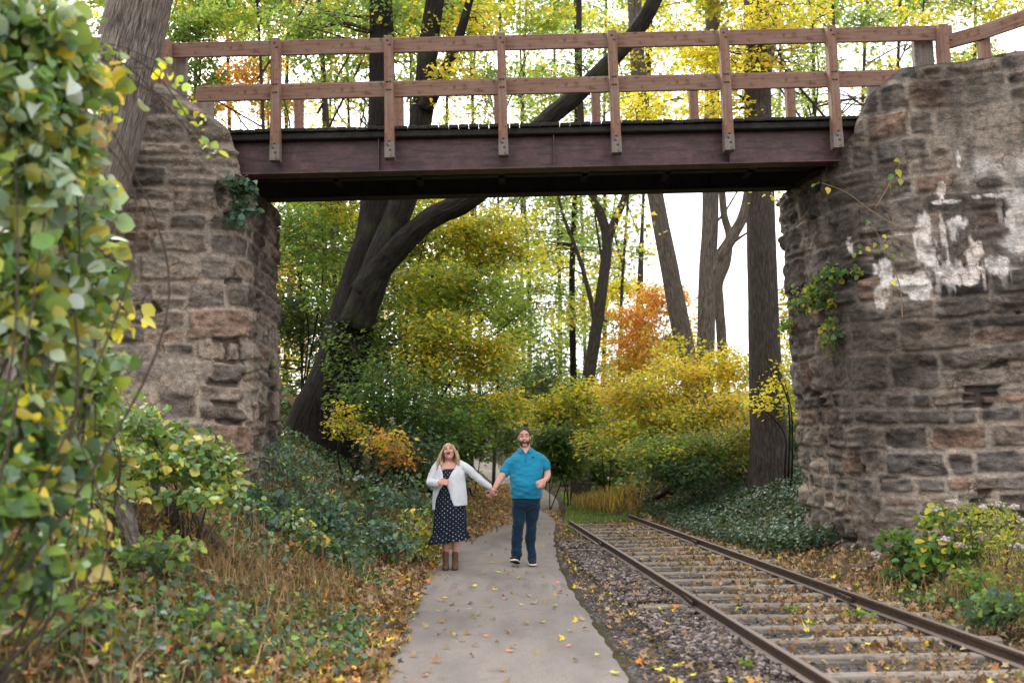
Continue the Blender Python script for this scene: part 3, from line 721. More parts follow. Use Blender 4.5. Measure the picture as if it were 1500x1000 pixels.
def pick(pal, n, wts=None):
    """colours for n leaves, pal: name or {name: weight}"""
    if isinstance(pal, str): pal = {pal: 1}
    ks = list(pal); p = np.array([pal[k] for k in ks], float); p /= p.sum(); ch = rng.choice(len(ks), n, p=p); out = np.zeros((n, 3))
    for i, k in enumerate(ks):
        m = ch == i; a = PAL[k] * (.64 if k in ('brown', 'tan', 'dry') else 1.3 if k in ('gold', 'yellow', 'orange', 'yellowgreen') else .72 if k in ('ivy', 'blue') else 1); out[m] = a[rng.integers(0, len(a), m.sum())]
    return np.minimum(out * 1.5, .84) * rng.uniform(.75, 1.25, n)[:, None] * (1 + rng.normal(0, .05, (n, 3)))
def B(px, py, D, rx, ry=None, w=1.0, pal=None, rd=None):
    """foliage blob: pixel centre and pixel radii at distance D"""
    s = D / F; ry = rx if ry is None else ry
    return dict(c=P(px, py, D), r=np.array([rx * s, (rd if rd else max(.25, .5 * (rx + ry) * s)), ry * s]), w=w, pal=pal)
def BW(c, r, w=1.0, pal=None): return dict(c=np.array(c, float), r=np.array(r, float), w=w, pal=pal)

def sprays(g, cen, out, k, R, size, pal, tm, flat=.16, droop=.25, up=.75, style='fan', vary=.25, curl=.5):
    """cen (n,3) spray centres, out (n,3) outward directions; k leaves each"""
    n = len(cen)
    if n == 0: return
    out = unit(out * np.array([1, 1, .35]) + rng.normal(0, .3, (n, 3)) * np.array([1, 1, .4]))
    side = unit(np.cross(out, np.array([0, 0, 1.])) + 1e-6); nu = np.cross(side, out)
    tone = pick(pal, n)
    if style == 'fan':
        a = np.sqrt(rng.random((n, k))) * R; th = rng.normal(0, 1.0, (n, k))
        lx = a * np.cos(th) - .35 * R; ly = a * np.sin(th); lz = rng.normal(0, flat * R, (n, k)) - droop * (lx ** 2 + ly ** 2) / max(R, .05)
        dth = th + rng.normal(0, .6, (n, k))
    elif style == 'frond':
        t = np.linspace(.1, 1, k)[None] + rng.normal(0, .02, (n, k)); sg = np.where(np.arange(k) % 2, 1, -1)[None]
        lx = t * R * 2 - R; ly = sg * .02 + 0 * t; lz = -droop * 2 * R * (t ** 2) + .15 * R + rng.normal(0, .01, (n, k)); dth = sg * (1.15 - .6 * t) + rng.normal(0, .15, (n, k))
    else:   # vine: hanging strands
        t = np.linspace(0, 1, k)[None] + rng.normal(0, .04, (n, k)); lx = rng.normal(0, .25 * R, (n, k)) + .2 * R * t; ly = rng.normal(0, .3 * R, (n, k)); lz = -2 * R * t + R; dth = rng.uniform(-3.1, 3.1, (n, k))
    E = lambda b: b[:, None, :]
    pos = E(cen) + lx[..., None] * E(out) + ly[..., None] * E(side) + lz[..., None] * E(nu if style == 'frond' else np.broadcast_to(np.array([0, 0, 1.]), out.shape))
    dr = np.cos(dth)[..., None] * E(out) + np.sin(dth)[..., None] * E(side) + rng.normal(0, .2, (n, k, 3)); dr[..., 2] -= droop * .9
    nr = np.array([0, 0, up]) + (1 - up) * E(out) * .8 + rng.normal(0, .33, (n, k, 3)) 
    c = np.where(rng.random((n, k, 1)) < .55, E(tone), pick(pal, n * k).reshape(n, k, 3)) * rng.uniform(1 - vary, 1 + vary, (n, k, 1))
    m = n * k
    leaves(g, pos.reshape(m, 3), nr.reshape(m, 3), dr.reshape(m, 3), size * rng.uniform(.45, 1.35, m), c.reshape(m, 3), tm, curl)
def in_blobs(blobs, n, surf=.45):
    w = np.array([b['w'] * np.prod(b['r']) ** (2 / 3) for b in blobs]); w /= w.sum(); ch = rng.choice(len(blobs), n, p=w)
    d = unit(rng.normal(0, 1, (n, 3))) * (rng.random(n) ** surf)[:, None]
    c = np.array([b['c'] for b in blobs])[ch]; r = np.array([b['r'] for b in blobs])[ch]
    return c + d * r, ch
def tree(name, label, cat, stems, blobs, pal, n=60, k=40, R=.45, size=.1, tm='dia', bark='bark', group=None, nb=18, style='fan', droop=.25, up=.75, seg=14, lump=.10, leafm='leaf', surf=.45, br=.028, base=None, flat=.26, crown='crown', curl=.5, stemname='trunk'):
    """stems: list of (points, r0, r1). parts: trunk, branches, crown"""
    S = []; 
    for pts, r0, r1 in stems:
        m = max(6, int(len(pts) * 7)); p = spline(pts, m); t = np.linspace(0, 1, m)
        S.append((p, r0 + (r1 - r0) * t ** .8))
    if base is None: base = S[0][0][0]
    t = thing(name, label, cat, base, group); o = np.array(base, float)
    g = G()
    for i, (p, r) in enumerate(S):
        rr = r.copy()
        if i == 0 and r[0] > .1: L = np.r_[0, np.cumsum(np.linalg.norm(np.diff(p, axis=0), axis=1))]; rr = rr * (1 + .55 * np.exp(-L / (2.2 * r[0])))
        g.tube(p - o, rr, seg if r[0] > .06 else 7, lump=lump, seed=i + len(label))
    g.build(stemname, M[bark], t)
    allp = np.concatenate([p for p, r in S]); allr = np.concatenate([r for p, r in S])
    if blobs:
        cen, ch = in_blobs(blobs, n, surf)
        near = np.argmin(((cen[:, None] - allp[None]) ** 2 * np.array([1, 1, 1.3])).sum(-1) + 2.0 * np.maximum(0, allp[None, :, 2] - cen[:, None, 2]), axis=1)
        out = cen - allp[near]; out[:, 2] *= .4
        g = G()
        if nb:
            gb = g; q = rng.permutation(n)[:nb]
            for i in q:
                a = allp[near[i]]; b = cen[i]; d = b - a; L = np.linalg.norm(d)
                if L < .12: continue
                mid1 = a + d * .35 + np.array([0, 0, .10 * L]) + rng.normal(0, .05 * L, 3); mid2 = a + d * .7 + np.array([0, 0, .07 * L]) + rng.normal(0, .05 * L, 3)
                r0 = min(allr[near[i]] * .6, br * (.5 + .3 * L))
                pp = spline([a, mid1, mid2, b], 10); gb.tube(pp - o, np.linspace(r0, max(.003, r0 * .2), 10), 5, cap=False, mat=1)
                for _ in range(2):   # side twigs
                    s = pp[rng.integers(4, 9)]; e = s + (unit(d) + rng.normal(0, .6, 3)) * R * 1.0
                    gb.tube(spline([s, (s + e) / 2 + rng.normal(0, .04, 3), e], 5) - o, np.linspace(r0 * .4, .002, 5), 4, cap=False, mat=1)
        for i, b in enumerate(blobs):
            mk = ch == i
            if mk.any(): sprays(g, cen[mk] - o, out[mk], k, R, size, b['pal'] or pal, tm, flat, droop, up, style, curl=curl)
        if g.n: g.build(crown, [M[leafm], M['twig' if bark != 'dry_stem' else 'dry_stem']], t)
    return t
def px_path(pts, D0, D1=None):
    D1 = D0 if D1 is None else D1
    return [P(x, y, D0 + (D1 - D0) * i / max(1, len(pts) - 1)) for i, (x, y) in enumerate(pts)]
def ground_pt(px, D, sink=.1):
    x = P(px, 650, D)[0]; return np.array([x, D, T(x, D) - sink])

# ================================================================ named trees behind the bridge
# 1 big dark leaning tree
b0 = P(462, 650, 18.6); b0[2] = T(b0[0], b0[1]) - .25
stemA = [b0] + px_path([(478, 600), (506, 500), (536, 390), (552, 300), (560, 170), (557, 0), (548, -220)], 18.6, 19)
stemB = px_path([(518, 480), (556, 385), (592, 285), (618, 170), (630, 50), (655, -120)], 18.4, 18)
limbC = px_path([(530, 430), (572, 375), (628, 322), (700, 283), (790, 188), (862, 122), (930, 48), (985, -50)], 18.3, 17.4)
limbD = px_path([(622, 160), (648, 110), (672, 55), (700, -40)], 18, 17.6)
tree('leaning_tree', 'massive dark leaning tree with a long limb slanting up behind the bridge rails', 'tree',
     [(stemA, .55, .18), (stemB, .33, .15), (limbC, .25, .13), (limbD, .16, .06)],
     [B(620, 60, 19, 110, 60, pal={'green': 2, 'yellowgreen': 2, 'gold': 1}), B(460, 40, 19, 110, 50, pal={'green': 2, 'fresh': 1}), B(690, 20, 18, 70, 50, pal={'gold': 2, 'yellowgreen': 1}), B(820, 60, 18, 90, 45, .35, {'green': 1, 'fresh': 1}), B(560, -90, 19, 220, 60, .8),
      B(548, 320, 18.0, 26, 26, .3, 'fresh'), B(465, 400, 19.8, 36, 60, .6, 'green'), B(660, 110, 17.6, 45, 35, .8, 'gold')], 'green', n=215, k=38, R=.42, size=.105, bark='bark_dark', nb=55, lump=.20, seg=22, up=.62)
# leafy shoots clinging to its trunk
# 2 straight trunk right
b0 = P(1131, 722, 19); b0[2] = T(b0[0], b0[1]) - .2
tree('straight_tree', 'tall straight furrowed trunk standing just left of the dark right pier', 'tree', [([b0] + px_path([(1127, 660), (1122, 560), (1118, 450), (1114, 300), (1110, 150), (1108, 0), (1106, -250)], 19, 19.4), .345, .24)],
     [B(960, 150, 19.4, 44, 22, .9, 'yellow'), B(1030, 160, 19.2, 50, 20, 1, 'yellow'), B(1090, 160, 19, 44, 22, .9, 'yellow'), B(1040, 80, 19.4, 44, 26, .9, 'yellow'), B(970, 50, 19.6, 36, 24, .8, 'gold'), B(1110, 60, 18.6, 60, 50, .8, 'gold'), B(1060, 130, 18.4, 50, 30, .7, 'yellow'), B(1150, 20, 18.5, 60, 40, .6, 'yellow'), B(1110, -120, 19, 220, 60, .5, 'green'), B(1125, 278, 18.4, 30, 8, .25, 'yellow')], 'gold', n=230, k=34, R=.38, size=.10, bark='bark_mid', nb=50, lump=.05, seg=22, up=.6)
# 3 forked slender tree
b0 = ground_pt(848, 29, .2)
tree('forked_tree', 'slender forked tree rising by the far grass with two dark upper stems', 'tree', [([b0] + px_path([(850, 660), (856, 590), (869, 510), (881, 430), (889, 355), (880, 315), (867, 280), (852, 190), (848, 60), (850, -120)], 29, 29), .25, .08), (px_path([(889, 355), (900, 325), (917, 283), (938, 205), (950, 110), (955, -60)], 29, 28.6), .15, .06), (px_path([(874, 480), (862, 425), (846, 370), (826, 318), (808, 250)], 29, 28.5), .09, .03), (px_path([(885, 400), (875, 340), (870, 300)], 29, 29.2), .05, .02)],
     [B(820, 330, 29, 60, 40, .6, 'fresh'), B(900, 300, 29.5, 60, 30, .4, 'fresh'), B(860, 110, 29, 90, 60, .45, 'green'), B(780, 360, 30, 50, 60, .6, 'yellowgreen'), B(935, 160, 28.6, 60, 50, .5, 'gold'), B(860, -40, 29, 140, 50, .5, 'green')], 'fresh', n=130, k=34, R=.55, size=.12, bark='bark_mid', nb=50, up=.6)
b0 = ground_pt(841, 33, .2)
tree('thin_tree', 'thin dark trunk rising straight behind the forked tree', 'tree', [([b0] + px_path([(841, 600), (839, 500), (838, 400), (842, 290), (845, 120), (842, -80)], 33), .13, .08)], [B(830, 250, 34, 60, 60, .5), B(800, 100, 33, 70, 50, .3)], 'fresh', n=45, k=34, R=.6, size=.13, bark='bark_dark', nb=20)
# 4-6 pale trunks before the open sky
b0 = ground_pt(1022, 27, .2)
tree('pale_leaning_tree', 'pale bare trunk leaning left against the open white sky', 'tree', [([b0] + px_path([(1018, 590), (1003, 510), (988, 430), (974, 360), (960, 285), (945, 190), (932, 60), (925, -120)], 27), .30, .19)], [B(930, 90, 27, 70, 60, .5, 'gold'), B(985, 20, 27, 80, 40, .5, 'yellow'), B(930, -90, 27, 150, 50, .5, 'green')], 'gold', n=60, k=34, R=.5, size=.12, bark='bark_pale', nb=25, lump=.06)
b0 = ground_pt(1030, 25.5, .2)
tree('branching_tree', 'pale grey trunk with a thick limb curving up right against the open sky', 'tree', [([b0] + px_path([(1031, 590), (1034, 500), (1036, 410), (1040, 330), (1041, 260), (1043, 120), (1045, -80)], 25.5), .25, .19), (px_path([(1036, 412), (1052, 380), (1072, 348), (1090, 312), (1100, 260), (1118, 150), (1140, 0)], 25.5, 25), .17, .11), (px_path([(1062, 365), (1078, 352), (1104, 335)], 25.4, 25), .07, .02), (px_path([(1041, 335), (1062, 310), (1085, 272)], 25.5, 25.8), .04, .02)],
     [B(1050, 80, 25.5, 90, 60, .6, 'yellow'), B(1160, 110, 25, 80, 60, .4, 'fresh'), B(1060, -60, 25, 160, 50, .5, 'gold')], 'gold', n=85, k=34, R=.48, size=.115, bark='bark_pale', nb=35, lump=.08)
b0 = ground_pt(1066, 29, .2)
tree('crooked_tree', 'crooked thinner trunk weaving up behind the pale branching tree', 'tree', [([b0] + px_path([(1060, 540), (1054, 450), (1053, 415), (1064, 385), (1068, 345), (1060, 310), (1058, 240), (1070, 100)], 29), .17, .09)], [B(1190, 80, 29, 60, 50, .4, 'fresh'), B(1075, 70, 29, 50, 50, .4)], 'green', n=30, k=30, R=.5, size=.12, bark='bark_pale', nb=14)
# 7 near slanting trunk in front of the left pier
b0 = P(70, 470, 11.3); b0[2] = T(b0[0], b0[1]) - .4
tree('slanting_tree', 'thick grey furrowed trunk slanting up right in front of the left pier', 'tree', [([b0] + px_path([(88, 420), (126, 310), (160, 190), (186, 80), (206, 0), (232, -120), (262, -300)], 11.4, 11.2), .42, .33)], [], 'green', n=0, bark='bark_light', lump=.05, seg=40)

# ================================================================ understory
def sap(name, label, px, D, tips, blobs, pal, n, k=34, R=.36, size=.095, group=None, cat='sapling', r0=.035, bark='bark_dark', nb=None, **kw):
    b = ground_pt(px, D, .15); st = []
    for tp in tips:
        e = P(tp[0], tp[1], D + (tp[2] if len(tp) > 2 else 0)); m = b * .45 + e * .55 + np.array([rng.normal(0, .12), rng.normal(0, .12), .12 * np.linalg.norm(e - b)])
        st.append(([b + rng.normal(0, .06, 3) * np.array([1, 1, 0]), b * .75 + m * .25 + rng.normal(0, .05, 3), m, e], r0 * rng.uniform(.7, 1.1), .008))
    return tree(name, label, cat, st, blobs, pal, n=n, k=k, R=R, size=size, bark=bark, group=group, nb=n // 3 if nb is None else nb, lump=.03, seg=8, **kw)
sap('maple_sapling', 'many stemmed maple sapling with green and yellow tiers arching over the path', 575, 19.8, [(600, 420), (650, 360), (700, 390), (640, 300), (740, 320, 1), (760, 460, 1)],
    [B(600, 340, 20.2, 55, 45, 1, 'yellowgreen'), B(680, 340, 20, 70, 50, 1, {'yellowgreen': 2, 'gold': 1}), B(735, 350, 20, 55, 50, 1, {'gold': 1, 'yellowgreen': 2}), B(630, 425, 19.4, 60, 40, 1, 'yellowgreen'), B(700, 430, 19.4, 70, 40, 1, 'fresh'), B(600, 310, 20.4, 40, 30, .8, 'fresh')], 'yellowgreen', 330, size=.10)
sap('maple_sapling', 'golden maple sapling leaning over the path above the woman', 585, 19.4, [(690, 520), (740, 560), (640, 470), (760, 600, 1), (720, 470)],
    [B(650, 490, 18.6, 60, 34, 1, {'gold': 1, 'yellowgreen': 2}), B(710, 520, 19, 50, 34, 1, {'gold': 1, 'yellowgreen': 1}), B(740, 590, 19.6, 36, 30, 1, {'gold': 1, 'yellowgreen': 1}), B(610, 540, 18.6, 60, 40, .9, {'yellowgreen': 2, 'green': 1, 'gold': 1}), B(690, 600, 19, 60, 30, .8, {'green': 2, 'yellowgreen': 1})], 'gold', 260)
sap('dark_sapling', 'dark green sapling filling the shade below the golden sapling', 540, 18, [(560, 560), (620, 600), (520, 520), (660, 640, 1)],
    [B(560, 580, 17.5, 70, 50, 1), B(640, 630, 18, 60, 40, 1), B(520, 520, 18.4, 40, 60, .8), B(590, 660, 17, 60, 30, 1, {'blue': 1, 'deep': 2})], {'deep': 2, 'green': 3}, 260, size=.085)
sap('copper_bush', 'low bush with coppery orange leaves at the foot of the leaning tree', 520, 16.4, [(560, 640), (580, 670), (500, 630)], [B(565, 645, 16, 34, 18, 1, {'gold': 2, 'brown': 1, 'orange': 1}), B(585, 668, 16.2, 28, 12, 1, {'orange': 1, 'brown': 1}), B(510, 615, 16.6, 34, 28, 1, {'gold': 2, 'olive': 2})], 'gold', 55, k=26, R=.26, size=.075)
sap('green_sapling', 'bright green sapling squeezed between the left pier and the leaning tree', 442, 20.5, [(440, 420), (450, 330), (470, 300), (430, 360)], [B(440, 330, 20, 40, 50, 1), B(470, 380, 21, 40, 60, .9), B(430, 450, 20.4, 30, 60, .9, 'deep'), B(480, 300, 21, 50, 30, 1, 'yellowgreen')], {'green': 3, 'fresh': 1}, 190)
# golden shrub bank at right
sap('golden_shrub', 'broad golden yellow shrub glowing between the forked tree and the straight trunk', 985, 22.5, [(930, 560), (990, 520), (1050, 530), (900, 600), (1080, 570), (1020, 600)],
    [B(930, 580, 22, 70, 40, 1), B(1000, 555, 22.5, 70, 40, 1, {'gold': 3, 'yellow': 1, 'orange': .6}), B(1065, 540, 22.5, 46, 36, 1, {'yellow': 2, 'gold': 1}), B(980, 620, 21.6, 80, 34, 1, {'gold': 2, 'yellowgreen': 2}), B(1070, 600, 21.4, 50, 36, 1, 'gold'), B(900, 640, 21.4, 50, 30, 1, {'yellowgreen': 2, 'gold': 1})], {'gold': 3, 'yellowgreen': 1, 'orange': .4}, 440, size=.092, R=.34, cat='shrub', r0=.03)
sap('olive_shrub', 'lower olive green shrub drooping under the golden shrub beside the ivy', 1030, 20.6, [(980, 650), (1050, 640), (1090, 620), (930, 670)], [B(960, 660, 20, 60, 26, 1, {'yellowgreen': 2, 'green': 2}), B(1040, 655, 20, 60, 30, 1, {'green': 2, 'olive': 2}), B(1085, 640, 19.4, 30, 34, 1, 'olive'), B(1000, 690, 19.6, 60, 20, 1, 'deep')], 'olive', 230, size=.08, R=.3, cat='shrub', r0=.025)
sap('golden_spray', 'yellow leafed sapling reaching across the straight trunk', 1150, 18, [(1110, 590), (1150, 560), (1120, 520)], [B(1112, 590, 17.8, 26, 12, 1), B(1150, 570, 18.6, 24, 40, .7), B(1128, 560, 18, 12, 10, .8)], 'yellow', 26, k=24, R=.24, size=.085)
sap('orange_maple', 'bright orange young maple in front of the white sky', 955, 30, [(940, 450), (985, 430), (950, 520), (915, 470)], [B(940, 470, 30, 40, 28, 1), B(975, 440, 30.5, 36, 26, 1), B(950, 530, 29.5, 44, 26, 1, {'orange': 2, 'gold': 1}), B(905, 540, 29.5, 26, 18, .8, {'orange': 1, 'gold': 1}), B(990, 500, 30, 34, 22, .9, {'orange': 1, 'gold': 2}), B(900, 455, 30, 18, 10, .7), B(1000, 470, 31, 20, 16, .6), B(930, 500, 29.6, 40, 24, 1), B(960, 430, 30, 30, 18, .8), B(915, 570, 28, 36, 18, .8)], 'orange', 300, k=32, R=.42, size=.11, cat='tree', r0=.06)
sap('low_maple', 'low orange tinged shrub at the left end of the golden shrub', 885, 27, [(880, 600), (910, 590)], [B(885, 580, 26.5, 26, 16, 1, {'orange': 1, 'gold': 2}), B(870, 625, 26, 30, 24, 1, 'yellowgreen'), B(920, 625, 25.5, 30, 24, 1, 'olive')], 'yellowgreen', 60, size=.10, cat='shrub')
sap('sunset_maple', 'orange leafed maple glowing behind the left end of the bridge rails', 355, 27, [(350, 100), (400, 140), (310, 140)], [B(350, 110, 27, 46, 30, 1), B(400, 150, 27.4, 40, 24, 1), B(310, 150, 27, 36, 24, 1), B(385, 90, 27.5, 34, 20, .8, {'orange': 1, 'gold': 1}), B(440, 145, 28, 36, 20, .7, {'orange': 1, 'yellowgreen': 1}), B(330, 60, 27, 40, 22, .6)], 'orange', 150, k=30, R=.42, size=.115, cat='tree', r0=.07)
sap('green_maple', 'dark green maple leafing out just over the top of the left pier', 268, 21, [(270, 60), (300, 30), (290, 150)], [B(275, 50, 21, 40, 40, 1), B(300, 110, 21, 26, 30, 1), B(290, 160, 21, 26, 20, .8), B(330, 20, 21.4, 40, 26, .8, 'fresh'), B(250, 120, 21, 24, 30, .7)], {'green': 3, 'deep': 1}, 100, k=34, R=.38, size=.11, cat='tree', r0=.06)
sap('left_thicket', 'green thicket filling the gap behind the leaning trunk and the maple', 520, 24, [(500, 400), (560, 450), (450, 420), (600, 520), (640, 450)], [B(480, 330, 25, 60, 50, 1), B(560, 400, 25, 60, 60, 1, {'green': 1, 'yellowgreen': 1}), B(630, 470, 25, 60, 60, 1), B(460, 480, 24, 50, 60, 1, 'deep'), B(540, 500, 24.4, 60, 60, 1, 'deep'), B(680, 400, 26, 60, 60, 1, {'yellowgreen': 2, 'green': 1}), B(740, 450, 27, 40, 60, .9)], {'green': 3, 'fresh': 1}, 420, k=34, R=.42, size=.115, cat='tree', r0=.05)
sap('bank_bush', 'yellow green bush in the gap between the straight trunk and the right pier', 1160, 23, [(1150, 560), (1165, 600), (1150, 640)], [B(1155, 560, 23, 26, 40, 1, {'yellowgreen': 2, 'gold': 1}), B(1160, 640, 22, 30, 36, 1, {'deep': 2, 'green': 1}), B(1090, 680, 21, 30, 24, 1, {'deep': 2, 'olive': 1}), B(1150, 500, 24, 20, 30, .8, 'yellow')], 'yellowgreen', 120, size=.085, R=.3, cat='bush', r0=.02)
# greens closing the path
for (px, D, bl, pal, lab) in (
    (800, 36, [(800, 560, 45, 60), (780, 500, 45, 50), (830, 620, 34, 40), (800, 660, 40, 22)], {'deep': 2, 'green': 2}, 'dark green bushy tree closing the view above the man'),
    (830, 26, [(825, 610, 34, 22), (810, 650, 34, 24), (845, 575, 30, 22), (805, 600, 30, 20)], {'yellowgreen': 2, 'green': 1, 'gold': 1}, 'yellow green bush hanging over the right edge of the path behind the man'),
    (690, 27, [(690, 640, 40, 30), (720, 610, 36, 30), (660, 610, 40, 40), (670, 670, 36, 24)], {'green': 3, 'deep': 2}, 'mid green bush over the left edge of the path behind the couple'),
    (735, 44, [(735, 600, 36, 40), (760, 640, 24, 24), (725, 655, 24, 18), (760, 560, 40, 40)], {'deep': 1, 'green': 2, 'blue': 1}, 'far green bush where the path bends out of sight'),
    (650, 22, [(630, 690, 34, 26), (610, 720, 34, 24), (655, 720, 26, 30), (600, 680, 30, 26)], {'green': 2, 'blue': 2, 'deep': 1}, 'glossy green bush on the bank beside the woman'),
    (880, 30, [(872, 690, 24, 16), (900, 676, 26, 20), (925, 700, 26, 14)], {'green': 2, 'olive': 1, 'deep': 1}, 'low green bush behind the tan grass right of the path'),
    (860, 38, [(850, 668, 24, 18), (880, 655, 26, 22), (830, 690, 16, 10)], {'deep': 2, 'green': 2}, 'far dark bush between the forked tree and the path'),
    (800, 24.5, [(822, 680, 26, 18), (812, 640, 26, 20)], {'deep': 2, 'green': 2}, 'small dark bush standing in the grass by the path bend')):
    sap('path_bush', lab, px, D, [(b[0], b[1]) for b in bl], [B(b[0], b[1], D + rng.uniform(-.5, .5), b[2], b[3]) for b in bl], pal, int(60 + D * 2.6), k=36, R=.012 * D + .12, size=.06 + .0022 * D, cat='bush', r0=.02)

# ================================================================ woods behind
GRP = 'trees of the woods behind the bridge'
def keep(px, py):
    if 945 < px < 1110 and 262 < py < 478: return 0.
    if 1110 <= px < 1150 and 250 < py < 460: return 0.
    if py < 262:
        if px < 330: return .95
        if px < 720: return .82
        if px < 900: return .6
        if px < 1180: return .75
        return .72
    if 740 < px < 945 and py < 430: return .85
    if px < 740: return .95
    if py < 470: return .5
    return 1.
kinds = [('leafy_tree', {'green': 3, 'fresh': 1}, 'green leafed'), ('yellow_tree', {'yellowgreen': 2, 'gold': 2}, 'yellowing'), ('dark_tree', {'deep': 2, 'green': 1}, 'dark green'), ('pale_tree', {'fresh': 2, 'yellowgreen': 1}, 'pale green thinly leafed'), ('orange_tree', {'orange': 2, 'gold': 1}, 'orange')]
bgt = [  # px at ground, px top, D, radius, kind
    (300, 290, 24, .14, 0), (392, 372, 23, .11, 0), (470, 462, 27, .15, 1), (505, 462, 24, .12, 0), (360, 330, 31, .16, 4), (415, 430, 36, .2, 4), (520, 505, 33, .15, 1), (585, 600, 30, .14, 0), (690, 680, 34, .16, 1), (640, 655, 41, .2, 2),
    (720, 735, 31, .10, 3), (765, 775, 46, .2, 3), (905, 925, 34, .12, 1), (925, 948, 40, .16, 3), (1200, 1190, 30, .16, 3), (1260, 1275, 36, .18, 3), (1330, 1320, 28, .14, 0), (1410, 1430, 33, .16, 1), (1235, 1215, 24, .12, 1), (560, 545, 48, .25, 2), (480, 490, 55, .25, 2), (620, 615, 58, .25, 0), (820, 812, 56, .25, 2), (880, 890, 50, .22, 2), (700, 705, 62, .25, 2), (770, 760, 66, .25, 0), (940, 950, 60, .22, 0), (400, 395, 46, .2, 1), (250, 235, 27, .16, 0), (200, 190, 36, .2, 1), (860, 850, 72, .25, 2), (1130, 1140, 52, .2, 2)]
for i, (pa, pb, D, r, kd) in enumerate(bgt):
    b0 = ground_pt(pa, D, .2); top = P(pb, -60 - 60 * rng.random(), D)
    mids = [b0 * (1 - t) + top * t + np.array([rng.normal(0, .12), rng.normal(0, .2), 0]) * D / 30 for t in (.3, .6)]
    r *= .62; st = [([b0] + mids + [top], r, r * .45)]
    for _ in range(2 + (D < 35)):
        t = rng.uniform(.35, .75); s = b0 * (1 - t) + top * t; e = s + np.array([rng.normal(0, 1.4), rng.normal(0, 1.2), rng.uniform(2, 4.5)]); st.append(([s, s * .5 + e * .5 + np.array([rng.normal(0, .25), 0, -.25]), e], r * .42, .02))
    bl = []; lo = 40 if D < 45 else 330
    for _ in range((46 if pa < 760 else 40) if D < 45 else 30):
        t = rng.random(); py = lo + (-80 - lo) * t if D < 45 else rng.uniform(330, 640) if rng.random() < .7 else rng.uniform(-60, 330)
        if D < 45 and rng.random() < .65: py = rng.uniform(-60, 520) if rng.random() < .45 or pa > 760 else rng.uniform(270, 620)
        px = pb + (pa - pb) * (py + 60) / 700 + rng.normal(0, 70 * 30 / D + 18)
        if 950 < pa < 1110 and D < 50: py = min(py, 235)
        if rng.random() < keep(px, py): bl.append(B(px, py, D + rng.normal(0, 1.2), rng.uniform(26, 48), rng.uniform(14, 30), 1))
    nm, pal, adj = kinds[kd]
    if not bl: bl = [B(pb, 60, D, 40, 30)]
    nS = int(len(bl) * (5.6 if D < 45 else 6.5))
    rowd = 'just beyond the bridge' if D < 32 else 'farther back in the woods' if D < 45 else 'at the far back of the woods'
    tree(nm, f'{adj} tree {rowd}', 'tree', st, bl, pal, n=nS, k=36, R=.016 * D + .06, size=.062 + .0027 * D, bark='bark_mid', group=f'{adj} {GRP}, {rowd}', nb=nS // 3, seg=10, up=.6, br=.022)
# big orange accents left above the deck
# ================================================================ ground level: helpers
def gp(px, py, dz=0.0):
    """ground point under a photo pixel"""
    Ds = np.linspace(3.2, 70, 900); q = np.array([P(px, py, D) for D in Ds]); h = q[:, 2] - terr(q[:, 0], q[:, 1])
    i = np.argmax(h < 0) if (h < 0).any() else len(Ds) - 1
    p = q[i].copy(); p[2] = T(p[0], p[1]) + dz; return p
def normals(x, y, e=.15):
    return unit(np.stack([terr(x - e, y) - terr(x + e, y), terr(x, y - e) - terr(x, y + e), np.full_like(x, 2 * e)], -1))
def scatter(g, x, y, size, pal, tm, h=(0, .02), tilt=.35, curl=.8, clump=None):
    if clump is not None:
        sc, th, sd = clump; k = fb2(x, y, sc, 3, sd) > th; x, y = x[k], y[k]
    n = len(x); nr = normals(x, y); p = np.stack([x, y, terr(x, y) + rng.uniform(h[0], h[1], n)], -1)
    a = rng.uniform(0, 6.283, n); d = np.stack([np.cos(a), np.sin(a), np.zeros(n)], -1)
    leaves(g, p, nr + rng.normal(0, tilt, (n, 3)), d, size * rng.uniform(.6, 1.25, n), pick(pal, n), tm, curl)
def disc(px, py, r, n):
    c = gp(px, py); a = rng.uniform(0, 6.283, n); q = np.sqrt(rng.random(n)) * r; return c[0] + np.cos(a) * q, c[1] + np.sin(a) * q * 1.4
def stuff(g, name, m, label=None):
    o = g.build(name, m); tag(o, label, kind='stuff'); return o
def beside(n, y0, y1, fa, fb, p=1.6):
    y = y0 + (y1 - y0) * rng.random(n) ** p; u = rng.random(n); return fa(y) * (1 - u) + fb(y) * u, y

# ---- leaf litter
g = G(); pl = lambda y: path_c(y) - .89; pr = lambda y: path_c(y) + .87
x, y = beside(7500, 4.5, 20, lambda y: pl(y) - .75, lambda y: pl(y) + .12, 1.3); scatter(g, x, y, .062, {'brown': 4, 'tan': 2, 'gold': .4, 'orange': .4}, 'maple', (.02, .07), .5, 1.4)
x, y = beside(2600, 16, 36, lambda y: pl(y) - 1.2, lambda y: pl(y) + .45, 1); scatter(g, x, y, .10, {'brown': 3, 'tan': 2, 'orange': .3}, 'maple', (.02, .07), .5, 1.2)
x, y = beside(15000, 4, 18, lambda y: pl(y) - 4.2, lambda y: pl(y) - .5, 1.3); scatter(g, x, y, .062, {'brown': 5, 'tan': 1.5, 'orange': .25, 'gold': .12}, 'maple', (.01, .08), .6, 1.4)
x, y = beside(7500, 4.2, 20, lambda y: rail_l(y) + .08, lambda y: rail_r(y) - .1, 1.3); k = rng.random(len(x)) < .2 + .8 * sstep(.25, .8, (x - rail_l(y)) / 1.4); scatter(g, x[k], y[k], .052, {'brown': 5, 'tan': 1.6, 'gold': .25}, 'maple', (.02, .06), .55, 1.5)
